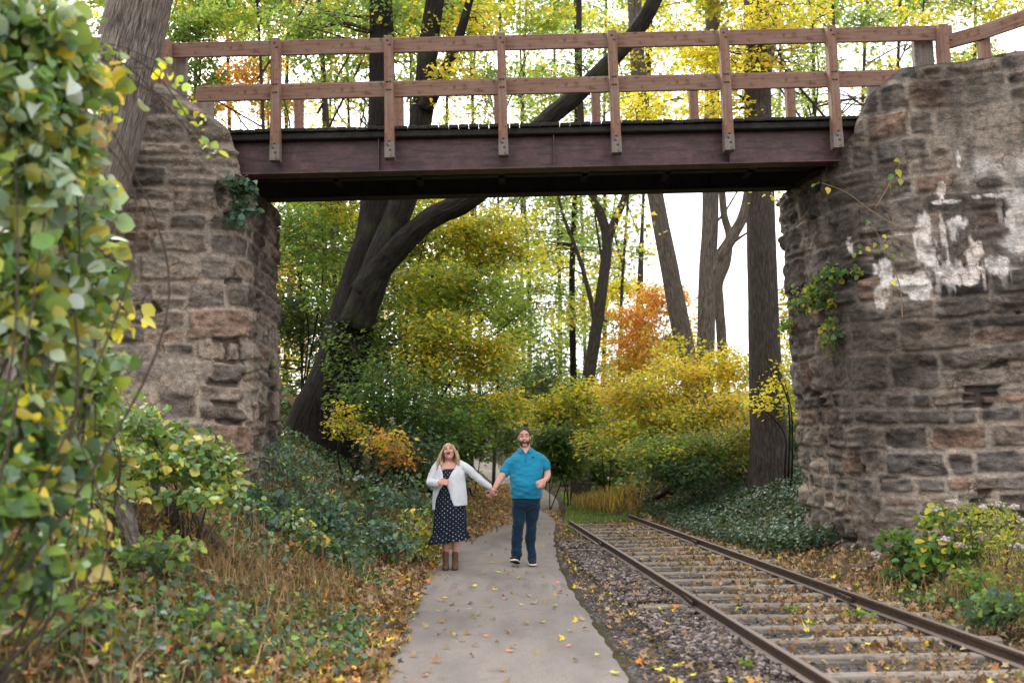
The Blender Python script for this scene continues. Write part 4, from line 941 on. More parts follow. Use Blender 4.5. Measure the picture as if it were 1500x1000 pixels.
x, y = beside(7000, 4.2, 19, lambda y: rail_r(y) + .05, lambda y: rail_r(y) + 1.9, 1.3); scatter(g, x, y, .055, {'brown': 5, 'tan': 1.6, 'gold': .2}, 'maple', (.01, .06), .55, 1.5)
x, y = beside(1500, 5.5, 24, pr, lambda y: rail_l(y) - .1, 1); scatter(g, x, y, .055, {'tan': 3, 'brown': 3, 'gold': .4}, 'maple', (.02, .05), .4, 1.2)
x, y = beside(4500, 17, 34, lambda y: pl(y) - 5, lambda y: pl(y) - .8, 1); scatter(g, x, y, .14, {'brown': 4, 'tan': 1}, 'maple', (.01, .1), .5, 1.2)
x, y = beside(4500, 19, 34, lambda y: pr(y) + 1.6, lambda y: pr(y) + 7, 1); scatter(g, x, y, .14, {'brown': 4, 'tan': 1}, 'maple', (.01, .1), .5, 1.2)
x, y = beside(4200, 16.5, 40, lambda y: pl(y) - .3, lambda y: pl(y) + .35 + .6 * sstep(16, 22, y), 1); scatter(g, x, y, .085, {'brown': 3, 'tan': 2, 'orange': .3}, 'maple', (.03, .07), .5, 1.2)
stuff(g, 'leaf_litter', M['litter'])

# ---- single fallen leaves on the path and the gravel strip
cols = {'yellow': 'yellow', 'brown': 'brown', 'tan': 'tan', 'orange': 'orange'}
proto = {}
for nm in cols:
    for v in range(3):
        gg = G(); leaves(gg, np.zeros((1, 3)) + [[0, -.04, 0]], np.array([[rng.normal(0, .12), rng.normal(0, .12), 1.]]), np.array([[0, 1., 0]]), .09, pick(nm, 1), 'maple', .85)
        o = gg.build('fallen_leaf', M['litter']); COL.objects.unlink(o); proto[(nm, v)] = o
def drop(n, fx0, fx1, y0, y1, where, dz, p):
    y = y0 + (y1 - y0) * rng.random(n) ** p; u = rng.random(n); x = fx0(y) * (1 - u) + fx1(y) * u
    for i in range(n):
        nm = rng.choice(list(cols), p=[.16, .38, .34, .12]); o = proto[(nm, int(rng.integers(3)))].copy(); COL.objects.link(o)
        o.location = (x[i], y[i], T(x[i], y[i]) + dz); o.rotation_euler = (rng.normal(0, .12), rng.normal(0, .12), rng.uniform(0, 6.28)); s = rng.uniform(.42, .9); o.scale = (s, s, s)
        tag(o, f'{nm} fallen leaf lying {where}', 'leaf', f'{nm} fallen leaves {where}')
drop(105, lambda y: pl(y) + .1, lambda y: pr(y) - .1, 6.2, 13, 'on the grey path before the couple', .052, 1.0)
drop(35, lambda y: pl(y) + .1, lambda y: pr(y) - .1, 13, 22, 'on the path around and behind the couple', .052, 1.0)
drop(150, lambda y: pr(y) + .05, lambda y: rail_l(y) - .15, 5.6, 12, 'on the gravel between path and rails', .05, 1.0)

# ---- gravel
ico = [];
_t = (1 + 5 ** .5) / 2
_iv = unit(np.array([[-1, _t, 0], [1, _t, 0], [-1, -_t, 0], [1, -_t, 0], [0, -1, _t], [0, 1, _t], [0, -1, -_t], [0, 1, -_t], [_t, 0, -1], [_t, 0, 1], [-_t, 0, -1], [-_t, 0, 1]], float))
_if = np.array([[0, 11, 5], [0, 5, 1], [0, 1, 7], [0, 7, 10], [0, 10, 11], [1, 5, 9], [5, 11, 4], [11, 10, 2], [10, 7, 6], [7, 1, 8], [3, 9, 4], [3, 4, 2], [3, 2, 6], [3, 6, 8], [3, 8, 9], [4, 9, 5], [2, 4, 11], [6, 2, 10], [8, 6, 7], [9, 8, 1]])
def stones(g, x, y, r, pal, dz=0):
    n = len(x); V = _iv[None] * (1 + rng.normal(0, .16, (n, 12, 1))) * (r[:, None, None] * rng.uniform(.6, 1.2, (n, 1, 3)))
    V[:, :, 2] *= .7; V += np.stack([x, y, terr(x, y, False) + dz + r * .2], -1)[:, None]
    c = pal[rng.integers(0, len(pal), n)] * rng.uniform(.6, 1.4, n)[:, None]
    g.add(V.reshape(-1, 3), (_if[None] + (np.arange(n) * 12)[:, None, None]).reshape(-1, 3), np.repeat(c, 12, 0), smooth=False)
GP = np.array([[.10, .09, .094], [.06, .056, .058], [.16, .15, .152], [.085, .068, .06], [.19, .18, .178], [.04, .037, .038]]) * np.array([1.15, 1.02, .93])
g = G()
x, y = beside(19000, 5.2, 16, lambda y: pr(y) + .25, lambda y: rail_l(y) + .25, 1.25); k = (rng.random(len(x)) < .12 + .88 * sstep(.30, .85, (x - pr(y)) / (rail_l(y) - pr(y)) + .9 * (fb2(x, y, 1.6, 3, 3) - .5)))
x, y = x[k], y[k]; stones(g, x, y, rng.uniform(.005, .016, len(x)), GP * 1.2, .014)
x, y = beside(2500, 5.2, 16, lambda y: pr(y) + .02, lambda y: pr(y) + .35, 1.2); stones(g, x, y, rng.uniform(.006, .014, len(x)), GP, .012)
x, y = beside(1200, 5.2, 14, lambda y: rail_l(y) + .1, lambda y: rail_r(y), 1.2); stones(g, x, y, rng.uniform(.008, .02, len(x)), GP, .016)
x, y = beside(5200, 5.2, 16, lambda y: rail_l(y) - .62, lambda y: rail_l(y) - .04, 1.25); k = fb2(x, y, 2.2, 3, 14) > .40; stones(g, x[k], y[k], rng.uniform(.010, .026, k.sum()), GP * 1.15, .050)
stuff(g, 'gravel', m_attr('ballast_stone', .9, .25, 90, .4, .25, .004))

# ---- grass
def blades(g, x, y, h, w, pal, lean=.45, z=None):
    n = len(x); a = rng.uniform(0, 6.283, n); hd = np.stack([np.cos(a), np.sin(a), 0 * a], -1); sd = np.stack([-np.sin(a), np.cos(a), 0 * a], -1)
    b = np.stack([x, y, terr(x, y) - .01 if z is None else z], -1); h = h * rng.uniform(.5, 1.3, n); le = np.abs(rng.normal(0, lean, n)); c = pick(pal, n)
    V = np.stack([b - sd * w, b + sd * w, b + hd * (h * le * .35)[:, None] + np.array([0, 0, 1.]) * (h * .6)[:, None] - sd * w * .8, b + hd * (h * le * .35)[:, None] + np.array([0, 0, 1.]) * (h * .6)[:, None] + sd * w * .8, b + hd * (h * le * 1.1)[:, None] + np.array([0, 0, 1.]) * (h * np.sqrt(np.clip(1.05 - le * .5, .15, 1)))[:, None]], 1)
    f4 = np.array([[0, 1, 3, 2]]); f3 = np.array([[2, 3, 4]]); o = (np.arange(n) * 5)[:, None, None]
    g.add(V.reshape(-1, 3), (f4[None] + o).reshape(-1, 4), np.repeat(c, 5, 0)); g.f.append((f3[None] + o).reshape(-1, 3) + g.n - 5 * n); g.u.append(np.zeros((3 * n, 2))); g.m.append(np.zeros(n, int)); g.sm.append(np.full(n, True))
g = G()
x, y = beside(15000, 19.8, 33, lambda y: pr(y) + .1, lambda y: pr(y) + 2.6, 1.2); k = fb2(x, y, 1.1, 3, 8) > .38; blades(g, x[k], y[k], .09, .006, {'green': 4, 'fresh': 2, 'deep': 1})
x, y = beside(4000, 15, 20, lambda y: pr(y) + .3, lambda y: rail_l(y) - .1, 1); k = fb2(x, y, 1.3, 3, 18) > .54; blades(g, x[k], y[k], .06, .005, {'green': 3, 'fresh': 1})
x, y = beside(5000, 14.5, 24, lambda y: pl(y) - 1.0, lambda y: pl(y) - .25, 1); k = fb2(x, y, .9, 3, 28) > .46; blades(g, x[k], y[k], .14, .006, {'green': 3, 'deep': 2, 'fresh': 1})
stuff(g, 'grass', M['leaf'])
g = G()
for px, py, r, n, h in ((430, 850, .55, 560, .2), (370, 870, .5, 420, .22), (490, 840, .45, 380, .17), (420, 900, .5, 300, .2), (520, 870, .35, 260, .14), (330, 830, .4, 360, .24), (300, 760, .5, 260, .28), (1450, 880, .4, 420, .3), (1480, 830, .5, 400, .4), (1400, 850, .4, 260, .3)):
    x, y = disc(px, py, r, n); blades(g, x, y, h, .0026, {'dry': 3, 'tan': 1.5, 'brown': 2, 'green': .3}, 1.0)
for px, py, r, n, h in ((900, 735, 1.0, 1500, .35), (935, 728, 1.0, 1200, .35), (870, 728, .7, 600, .25)):
    x, y = disc(px, py, r, n); blades(g, x, y, h, .008, {'dry': 4, 'gold': 1.5, 'orange': .3}, .6)
x, y = beside(3200, 4.6, 17, lambda y: pl(y) - 4.2, lambda y: pl(y) - .45, 1.2); blades(g, x, y, .34, .0035, {'brown': 2, 'tan': 1, 'dry': 2}, 1.3)
x, y = beside(2600, 4.6, 13, lambda y: pl(y) - 3.5, lambda y: pl(y) - .35, 1.2); blades(g, x, y, .16, .0035, {'green': 2, 'fresh': 1}, .8)
x, y = beside(600, 6, 12, lambda y: rail_r(y) + .3, lambda y: rail_r(y) + 1.9, 1.2); blades(g, x, y, .28, .003, {'brown': 1, 'dry': 2}, 1.1)
stuff(g, 'dry_grass', M['litter'])

# ---- ivy and glossy ground cover (mass)
g = G()
x, y = beside(24000, 13.6, 23, lambda y: rail_r(np.minimum(y, 20)) + .35 + .3 * sstep(16, 13.6, y), lambda y: rail_r(np.minimum(y, 20)) + 3.6, 1.2); k = fb2(x, y, 1.2, 3, 61) > .30; x, y = x[k], y[k]
scatter(g, x, y, .06, {'ivy': 4, 'deep': 1, 'blue': .5}, 'oval', (.03, .26), .5, .4)
stuff(g, 'ivy', M['leaf_gloss'], 'dark glossy ivy carpet on the bank behind the right rail')
g = G()
x, y = beside(16000, 10.5, 20, lambda y: pl(y) - 3.4, lambda y: pl(y) - .55, 1.1); k = fb2(x, y, 1.5, 3, 71) > .50; x, y = x[k], y[k]; scatter(g, x, y, .062, {'blue': 2.4, 'deep': 1.6, 'green': 1.6, 'fresh': .3, 'brown': .25}, 'oval', (.03, .32), .7, .7)
for px, py, r, n in ((440, 930, .55, 360), (500, 920, .4, 260), (380, 960, .5, 260), (300, 930, .5, 230), (250, 880, .5, 260), (480, 970, .35, 150), (350, 800, .5, 260), (200, 960, .5, 200), (540, 860, .25, 90), (100, 960, .5, 140)):
    x, y = disc(px, py, r, n); scatter(g, x, y, .055, {'blue': 2, 'green': 2, 'deep': 1}, 'oval', (.02, .12), .6, .5)
for px, py, r, n in ((1400, 880, .5, 260), (1470, 900, .4, 240), (1340, 850, .4, 160)):
    x, y = disc(px, py, r, n); scatter(g, x, y, .05, {'green': 3, 'deep': 1}, 'oval', (.02, .12), .6, .5)
x, y = beside(9000, 23, 62, lambda y: pr(y) + 1.4, lambda y: pr(y) + 14, 1.3); scatter(g, x, y, .15, {'deep': 2, 'green': 2, 'olive': 1, 'brown': 1}, 'oval', (.02, .55), .7, .6)
x, y = beside(9000, 20, 62, lambda y: pl(y) - 14, lambda y: pl(y) - .9, 1.3); scatter(g, x, y, .15, {'deep': 2, 'green': 2, 'blue': 1, 'brown': 1}, 'oval', (.02, .6), .7, .6)
stuff(g, 'low_ground_cover', M['leaf_gloss'], 'mixed low leafy ground cover on the banks')

# ---- shrubs in front at left
def shrub(name, label, cat, base, blobs, pal, n, k, R, size, tm='oval', style='fan', stems=6, r0=.014, group=None, bark='twig', droop=.35, up=.5, leafm='leaf', nb=None, surf=.45, curl=.5, crown='leaves', flat=.16):
    b = np.array(base, float); st = []
    for i in range(stems):
        q = blobs[i % len(blobs)]; e = q['c'] + unit(rng.normal(0, 1, 3)) * q['r'] * .6; m = (b + e) / 2 + rng.normal(0, .12, 3) * np.linalg.norm(e - b)
        st.append(([b + np.array([rng.normal(0, .06), rng.normal(0, .06), -.06]), m, e], r0 * rng.uniform(.6, 1.1), .003))
    return tree(name, label, cat, st, blobs, pal, n=n, k=k, R=R, size=size, tm=tm, bark=bark, nb=n // 3 if nb is None else nb, style=style, droop=droop, up=up, seg=6, lump=0, leafm=leafm, surf=surf, br=.008, base=b, group=group, crown=crown, stemname='stems', curl=curl, flat=flat)
PV = {'pale': 3, 'frost': 2.2, 'fresh': 2, 'olive': .5, 'yellow': .25, 'green': 1}
PAL['frost'] = np.array([(.20, .28, .20), (.27, .34, .26), (.15, .23, .15), (.33, .38, .30), (.11, .18, .11)])
shrub('vine_shrub', 'tall near shrub with pale green and yellow oval leaves filling the top left', 'shrub', ground_pt(-120, 4.0), [B(10, 40, 4.5, 60, 70), B(70, 40, 4.7, 50, 50, .9), B(70, 110, 5.0, 50, 50, .8), B(10, 160, 4.4, 60, 70), B(75, 190, 4.9, 50, 50, .9), B(30, 270, 4.6, 70, 50), B(100, 280, 5.1, 36, 40, .7), B(125, 120, 5.2, 30, 18, .35, 'yellowgreen'), B(160, 50, 5.3, 30, 8, .12, 'yellow'), B(140, 250, 5.4, 20, 16, .25)], PV, 165, 13, .20, .092, stems=14, r0=.011, up=.35, surf=.7, curl=.8, flat=.3, leafm='leaf_front')
shrub('vine_shrub', 'near olive and yellow leafed shrub hanging in front of the slanting trunk', 'shrub', ground_pt(-60, 4.4), [B(20, 380, 4.7, 60, 50), B(75, 370, 5.2, 50, 40, .9), B(30, 480, 4.7, 60, 50), B(95, 460, 5.2, 50, 40, .8), B(140, 400, 5.5, 26, 24, .35), B(130, 340, 5.5, 24, 14, .3, 'olive'), B(165, 450, 5.7, 16, 20, .2, 'gold')], {'olive': 1.2, 'pale': 1.5, 'frost': 1.2, 'fresh': 2, 'green': 1.6, 'yellow': .35, 'brown': .2}, 120, 13, .19, .084, stems=12, r0=.010, up=.35, surf=.7, curl=.8, flat=.3, leafm='leaf_front')
shrub('vine_shrub', 'near shrub of blue green and yellow leaves low at the left edge', 'shrub', ground_pt(-150, 4.2), [B(20, 600, 4.6, 60, 50), B(90, 570, 5.2, 50, 40, .8), B(20, 720, 4.4, 50, 50), B(80, 670, 5.0, 50, 40, .8), B(40, 830, 4.6, 50, 36, .7), B(150, 540, 5.6, 36, 30, .4), B(115, 760, 5.4, 36, 40, .4)], {'fresh': 3, 'pale': 1, 'frost': 1, 'olive': .8, 'green': 2, 'blue': 1.6, 'yellow': .3}, 145, 12, .19, .078, stems=12, r0=.010, up=.4, surf=.7, curl=.8, flat=.3, leafm='leaf_front')
shrub('hanging_sprig', 'thin sprig of pale yellow green leaves trailing down before the top of the left pier', 'vine', P(120, 40, 5.2), [B(250, 105, 6, 12, 10, .5), B(268, 130, 6, 10, 10, .5), B(282, 165, 6, 10, 14, .6), B(300, 200, 6, 10, 12, .5), B(225, 80, 5.8, 12, 8, .4), B(312, 225, 6, 6, 8, .3)], {'fresh': 2, 'yellow': 1, 'pale': 1}, 15, 3, .07, .058, stems=6, r0=.005, nb=12)
shrub('round_leaf_shrub', 'round leafed green and yellow bush at the foot of the left pier', 'shrub', gp(285, 800), [B(240, 630, 8.8, 50, 18), B(290, 655, 8.6, 44, 20), B(230, 680, 8.2, 50, 24), B(320, 690, 8.6, 36, 26), B(195, 610, 8.4, 50, 26), B(285, 720, 8.2, 44, 20, .7), B(160, 660, 7.6, 40, 30), B(340, 730, 8.7, 22, 20, .5)], {'fresh': 3.5, 'green': 1.5, 'pale': 1.2, 'yellow': .25, 'olive': .4}, 200, 11, .20, .068, stems=14, r0=.009, up=.55, surf=.6, flat=.12, curl=.6, leafm='leaf_front')
shrub('round_leaf_shrub', 'loose twiggy bush between the near shrub and the left pier', 'shrub', gp(150, 800), [B(110, 560, 6.9, 50, 40), B(50, 630, 6.5, 60, 50), B(140, 610, 7.1, 50, 40), B(80, 710, 6.5, 50, 40), B(170, 720, 7.1, 40, 30, .6), B(10, 480, 6.8, 50, 60)], {'olive': 1, 'fresh': 2.5, 'green': 2, 'yellow': .4, 'pale': 1.4, 'brown': .2}, 170, 12, .19, .064, stems=14, r0=.009, up=.5, surf=.6, curl=.7, flat=.2, leafm='leaf_front')
for px, py, bl, lab in ((300, 950, [(290, 905, 6.6, 50, 24), (330, 930, 6.4, 30, 20)], 'small low bush of green leaves in the dry litter near the bottom left'),
                        (120, 980, [(120, 900, 5.6, 60, 40), (60, 920, 5.2, 50, 40)], 'low dark weeds in the bottom left corner'),
                        (230, 860, [(235, 800, 7.2, 50, 30), (200, 850, 6.8, 40, 26)], 'blue green weeds over the fallen branches')):
    shrub('bank_weed', lab, 'weed', gp(px, py), [B(a, b, c, d, e) for a, b, c, d, e in bl], {'blue': 2, 'green': 1, 'fresh': 1, 'brown': .4}, 34, 11, .13, .055, stems=6, r0=.006)
# fern-like plants and bushes on the bank by the pier
k = 0
for px, py, D, rx, ry, style, lab in ((400, 665, 12.2, 36, 22, 'frond', 'blue green feathery plant at the corner of the left pier'), (450, 690, 12.6, 40, 24, 'frond', 'feathery blue green plant between the pier and the leaning tree'), (395, 730, 11.2, 44, 36, 'fan', 'bushy blue green weed beneath the left pier'), (470, 745, 12, 40, 30, 'fan', 'grey green glossy weed halfway down the bank'), (540, 720, 13.4, 50, 30, 'fan', 'glossy weed below the coppery bush'), (560, 780, 12.6, 44, 26, 'fan', 'pale glossy weed at the foot of the bank'), (610, 770, 13.2, 26, 36, 'fan', 'yellow green weed right behind the woman'), (600, 720, 14.4, 30, 36, 'fan', 'dark glossy bush left of the woman'), (430, 770, 11, 30, 26, 'fan', 'yellow green leafy weed beside the forked fallen branch'), (490, 800, 11.2, 40, 18, 'fan', 'low glossy plant over the dry grass'), (220, 835, 7.6, 44, 12, 'frond', 'feathery pale green frond lying over the litter')):
    b = gp(px, py + ry); c = P(px, py, D); b = np.array([c[0], D, T(c[0], D)])
    shrub('bank_plant', lab, 'plant', b, [B(px, py, D, rx, ry), B(px + rx * .5, py + ry * .7, D - .2, rx * .7, ry * .5, .7)], {'blue': 4, 'deep': 1, 'green': .6} if 'yellow' not in lab else {'fresh': 2, 'olive': 1, 'gold': .6, 'pale': 1}, 40 if style == 'fan' else 34, 13, .19, .058, 'oval' if style == 'fan' else 'lance', style, 7, .007, leafm='leaf_gloss')
# vines on the piers
shrub('wall_vine', 'dark leafed creeper growing from the corner of the left pier under the girder', 'vine', P(348, 250, 12.55), [B(352, 270, 12.5, 16, 14), B(356, 295, 12.5, 20, 18), B(350, 318, 12.45, 10, 14)], {'deep': 3, 'blue': 1.5}, 30, 12, .13, .075, stems=4, leafm='leaf_gloss', up=.3)
shrub('wall_vine', 'green creeper spreading over the dark inner face of the right pier', 'vine', P(1262, 395, 13.0) + np.array([.1, 0, 0]), [B(1235, 400, 13.0, 30, 16), B(1205, 425, 13.3, 40, 22), B(1170, 445, 14, 26, 16, .8), B(1225, 450, 13.2, 30, 30), B(1222, 490, 13.2, 16, 18), B(1155, 480, 14.4, 8, 26, .8), B(1250, 395, 12.8, 14, 10)], {'green': 2, 'deep': 2, 'olive': 1}, 95, 14, .14, .062, stems=7, up=.35, droop=.6)
def sprig(label, pts, D, lv, size=.085):
    p = np.array([P(a, b, D + (c if False else 0)) for a, b in pts for c in (0,)]); t = thing('wall_sprig', label, 'vine', p[0]); o = p[0]
    g = G(); g.tube(spline(p, 16) - o, np.linspace(.008, .003, 16), 6); g.build('stem', M['dry_stem'], t)
    q = np.array([P(a, b, D) for a, b in lv]) - o; n = len(q); g = G()
    leaves(g, q, np.array([[.2, -.9, .35]]) + rng.normal(0, .3, (n, 3)), np.array([[-.2, 0, -1.]]) + rng.normal(0, .5, (n, 3)), size * rng.uniform(.8, 1.2, n), pick({'yellowgreen': 1, 'yellow': 1, 'fresh': 1}, n), 'oval', .4); g.build('leaves', M['leaf'], t)
sprig('bare stem with two yellow green leaves reaching left below the girder end', [(1318, 335), (1275, 308), (1240, 282), (1204, 268)], 12.2, [(1200, 268), (1212, 274)], .12)
sprig('thin stem of yellow leaves rising on the right pier', [(1282, 305), (1300, 275), (1314, 250), (1318, 238)], 12.2, [(1318, 236), (1312, 248), (1318, 262), (1300, 270), (1308, 255)], .1)
sprig('trailing stem with small yellow leaves across the lime streaked stones', [(1322, 470), (1318, 420), (1300, 370), (1275, 325)], 12.25, [(1292, 345), (1300, 358), (1272, 322), (1256, 358), (1268, 362), (1285, 365), (1250, 370), (1310, 372), (1320, 370), (1305, 412), (1280, 355), (1262, 368)], .07)
# weeds at the foot of the right pier
def weed(label, base, blobs, pal, n, k, R, size, flowers=(), stems=9, tm='oval', stemm='twig', droop=.3):
    t = shrub('flowering_weed' if flowers else 'tall_weed', label, 'weed', base, blobs, pal, n, k, R, size, tm, 'fan', stems, .007, bark=stemm, droop=droop, up=.5)
    o = np.array(t.location)
    for f in flowers:
        c = P(*f) - o; g = G(); g.tube(spline([np.array([c[0] * .6, c[1] * .6, .1]), c * .6 + np.array([0, 0, .1]), c], 8), np.linspace(.006, .002, 8), 5); g.build('flower_stem', M['dry_stem'], t)
        g = G(); n2 = 34; p = c + rng.normal(0, 1, (n2, 3)) * np.array([.021, .021, .012])
        V = _iv[None] * rng.uniform(.010, .020, (n2, 1, 1)) + p[:, None]; g.add(V.reshape(-1, 3), (_if[None] + (np.arange(n2) * 12)[:, None, None]).reshape(-1, 3), np.repeat(np.array([[.50, .44, .39]]) * rng.uniform(.7, 1.2, (n2, 1)), 12, 0)); g.build('flower_head', M['litter'], t)
def wb(px, D): c = P(px, 800, D); return np.array([c[0], D, T(c[0], D) - .02])
weed('leafy green weed with toothed leaves against the dark corner of the right pier', wb(1318, 10.6), [B(1315, 795, 10.6, 26, 26), B(1330, 835, 10.5, 30, 30), B(1345, 800, 10.6, 26, 30)], {'deep': 2, 'green': 2}, 42, 11, .14, .08)
weed('tall green weed with white flower tufts in front of the right pier', wb(1385, 10.4), [B(1375, 760, 10.5, 36, 24), B(1395, 800, 10.4, 40, 36), B(1360, 820, 10.3, 40, 36), B(1420, 830, 10.2, 34, 34)], {'green': 3, 'fresh': 1, 'yellowgreen': .5}, 72, 11, .15, .075, ((1412, 765, 10.3), (1432, 782, 10.2), (1412, 800, 10.1), (1382, 790, 10.1), (1283, 812, 10.6), (1372, 745, 10.4)))
weed('yellowing feathery weed with faded flowers at the right edge', wb(1460, 10), [B(1440, 755, 10.2, 44, 24), B(1480, 770, 9.8, 36, 36), B(1450, 800, 10, 40, 30), B(1420, 745, 10.4, 30, 14)], {'yellowgreen': 2, 'fresh': 2, 'gold': .7}, 78, 11, .15, .055, ((1492, 800, 9.6), (1500, 762, 9.6), (1462, 738, 10), (1395, 735, 10.5), (1440, 742, 10), (1486, 742, 9.8)), tm='lance')
weed('dry brown stemmed weed tangle right of the flowering weed', wb(1470, 9.2), [B(1465, 840, 9.2, 36, 30), B(1495, 830, 9, 26, 40)], {'dry': 2, 'olive': 2, 'green': 1}, 44, 10, .13, .045, tm='lance', stemm='dry_stem', stems=22)
weed('blue green weed by the right rail at the frame edge', wb(1460, 7.9), [B(1450, 895, 7.9, 34, 22), B(1490, 880, 7.8, 30, 30)], {'blue': 3, 'green': 2}, 40, 11, .12, .06)
weed('grey green seedling weed close to the right rail', wb(1425, 9), [B(1425, 850, 9, 26, 18)], {'green': 2, 'fresh': 1, 'dry': 1}, 20, 10, .12, .05)
for px, py, lab in ((1256, 908, 'small green weed between the rails among brown leaves'), (1368, 928, 'low bright weed between the sleepers nearest the right rail'), (1012, 835, 'tiny weed sprouting in the middle of the track'), (1160, 902, 'tiny green sprout on a sleeper end'), (1110, 985, 'grass like tuft on the gravel by the left rail'), (965, 875, 'little plantain growing in the gravel strip'), (1190, 925, 'flat weed beside the second sleeper')):
    b = gp(px, py); s = b[1] / F
    shrub('small_weed', lab, 'weed', b, [BW(b + np.array([0, 0, .05]), (.11 if px > 1200 else .06, .1, .05))], {'green': 3, 'fresh': 1}, 9 if px > 1200 else 5, 9, .06, .04, stems=4, r0=.003, nb=0)
# fallen branches on the left bank
def branch(label, pts, r, mt='bark_mid'):
    p = [];
    for px, py, dz in pts: q = gp(px, py, r + dz); p.append(q)
    p = np.array(p); o = p[0]; g = G(); g.tube(spline(p, 22) - o, np.linspace(r, r * .55, 22), 10, lump=.22, seed=int(p[0][0] * 100) % 50); ob = g.build('fallen_branch', M[mt]); ob.location = o; tag(ob, label, 'branch')
branch('dark thick fallen branch under the round leafed bush', [(222, 715, .12), (245, 760, .06), (272, 812, .0)], .075, 'bark_dark')
branch('short broken grey branch lying lower right of the dark one', [(286, 782, .06), (310, 805, .03), (340, 832, 0)], .055, 'bark_mid')
branch('pale barkless stump of branch leaning at the left', [(178, 765, .10), (190, 810, .05), (208, 850, 0)], .085, 'bark_pale')
branch('forked grey branch rising right from the dry grass', [(362, 765, .04), (398, 795, .02), (425, 785, .12), (458, 755, .25)], .045, 'bark_pale')
branch('dark branch sloping down the bank behind the glossy weeds', [(500, 680, .2), (530, 715, .12), (550, 770, .02)], .06, 'bark_dark')
branch('long dark limb lying across the ivy left of the straight trunk', [(1112, 700, .75), (1075, 702, .62), (1030, 712, .40), (985, 730, .15), (950, 742, .0)], .07, 'bark_dark')
branch('flat pale stone coloured stick by the foot of the right pier', [(1252, 838, -.02), (1270, 832, -.02), (1288, 826, -.02)], .05, 'bark_pale')
# ================================================================ the couple
def m_skin(name, col):
    m, nt, N, out = mat(name)
    obj = N('ShaderNodeTexCoord').outputs['Object']
    w = N('ShaderNodeTexNoise', {'Vector': obj, 'Scale': 18, 'Detail': 3}).outputs[0]
    c = ramp(N, w, [(.3, tuple(x * y for x, y in zip(col, (1.02, .9, .86)))), (.7, col)])
    p = surf(N, out, nt, c, .5, .35); p.inputs['Subsurface Weight'].default_value = .12; p.inputs['Subsurface Radius'].default_value = (.012, .005, .003); p.inputs['Subsurface Scale'].default_value = 1; return m
def m_cloth(name, col, nsc=9, amt=.14, fine=260, bst=.6, stretch=(1, 1, .45)):
    m, nt, N, out = mat(name)
    obj = N('ShaderNodeTexCoord').outputs['Object']
    w = N('ShaderNodeTexNoise', {'Vector': N('ShaderNodeMapping', {'Vector': obj, 'Scale': stretch}).outputs[0], 'Scale': nsc, 'Detail': 3, 'Distortion': .8}).outputs[0]
    f = N('ShaderNodeTexNoise', {'Vector': obj, 'Scale': fine, 'Detail': 2}).outputs[0]
    c = ramp(N, f, [(.3, tuple(x * (1 - amt) for x in col)), (.7, tuple(min(1, x * (1 + amt)) for x in col))])
    p = surf(N, out, nt, c, .85, .2, bump(N, w, bst, .03)); p.inputs['Sheen Weight'].default_value = .15; return m
M['skin_m'] = m_skin('skin_light', (.55, .315, .24)); M['skin_w'] = m_skin('skin_rosy', (.56, .305, .24))
M['polo'] = m_cloth('polo_knit', (.010, .205, .335)); M['jeans'] = m_cloth('blue_denim', (.0035, .020, .043), 7, .3)
M['cardigan'] = m_cloth('pale_knit', (.56, .58, .60), 8, .06)
M['hair_m'] = m_plain('dark_brown_hair', (.030, .020, .015), .6, .4, 60, .5, .5); M['beard'] = m_plain('brown_beard', (.075, .040, .026), .7, .3, 90, .5, .6)
M['hair_w'] = m_plain('blond_hair', (.40, .285, .175), .5, .45, 40, .35, .5)
M['mouth'] = m_plain('mouth_inside', (.085, .012, .012), .4, .4); M['teeth'] = m_plain('teeth', (.5, .46, .41), .35, .5)
M['eye'] = m_plain('eye_white', (.62, .58, .54), .25, .5); M['iris'] = m_plain('dark_iris', (.03, .022, .018), .2, .5)
M['lip'] = m_plain('lips', (.34, .13, .11), .45, .4)
M['shoe'] = m_plain('navy_canvas', (.012, .017, .028), .8, .2, 120, .3); M['sole_white'] = m_plain('white_rubber', (.62, .60, .55), .6, .3); M['sole_dark'] = m_plain('dark_rubber', (.05, .04, .032), .8, .2, 60, .3)
M['boot'] = m_plain('brown_suede', (.125, .068, .038), .85, .2, 60, .3, .3); M['black'] = m_plain('black_thread', (.01, .011, .014), .7, .2); M['pendant'] = m_plain('pendant', (.75, .72, .68), .3, .5)
def m_dress():
    m, nt, N, out = mat('navy_dotted_cloth')
    uv = N('ShaderNodeUVMap', uv_map='UVMap').outputs[0]
    obj = N('ShaderNodeTexCoord').outputs['Object']
    sv = N('ShaderNodeMapping', {'Vector': uv, 'Scale': (21, 25, 1), 'Rotation': (0, 0, .785)}).outputs[0]
    a = N('ShaderNodeTexVoronoi', {'Vector': sv, 'Scale': 1.0, 'Randomness': .12}).outputs['Distance']
    b = N('ShaderNodeTexVoronoi', {'Vector': sv, 'Scale': 1.0, 'Randomness': .12}, feature='DISTANCE_TO_EDGE').outputs['Distance']
    dots = ramp(N, a, [(.09, (1, 1, 1)), (.18, (0, 0, 0))]); lines = ramp(N, b, [(.0, (.03,) * 3), (.05, (0, 0, 0))])
    c = mixc(N, dots, mixc(N, lines, (.006, .008, .019), (.30, .34, .40)), (.42, .46, .52))
    w = N('ShaderNodeTexNoise', {'Vector': N('ShaderNodeMapping', {'Vector': obj, 'Scale': (1, 1, .25)}).outputs[0], 'Scale': 16, 'Detail': 2}).outputs[0]
    surf(N, out, nt, c, .85, .2, bump(N, w, .6, .03)); return m
M['dress'] = m_dress()

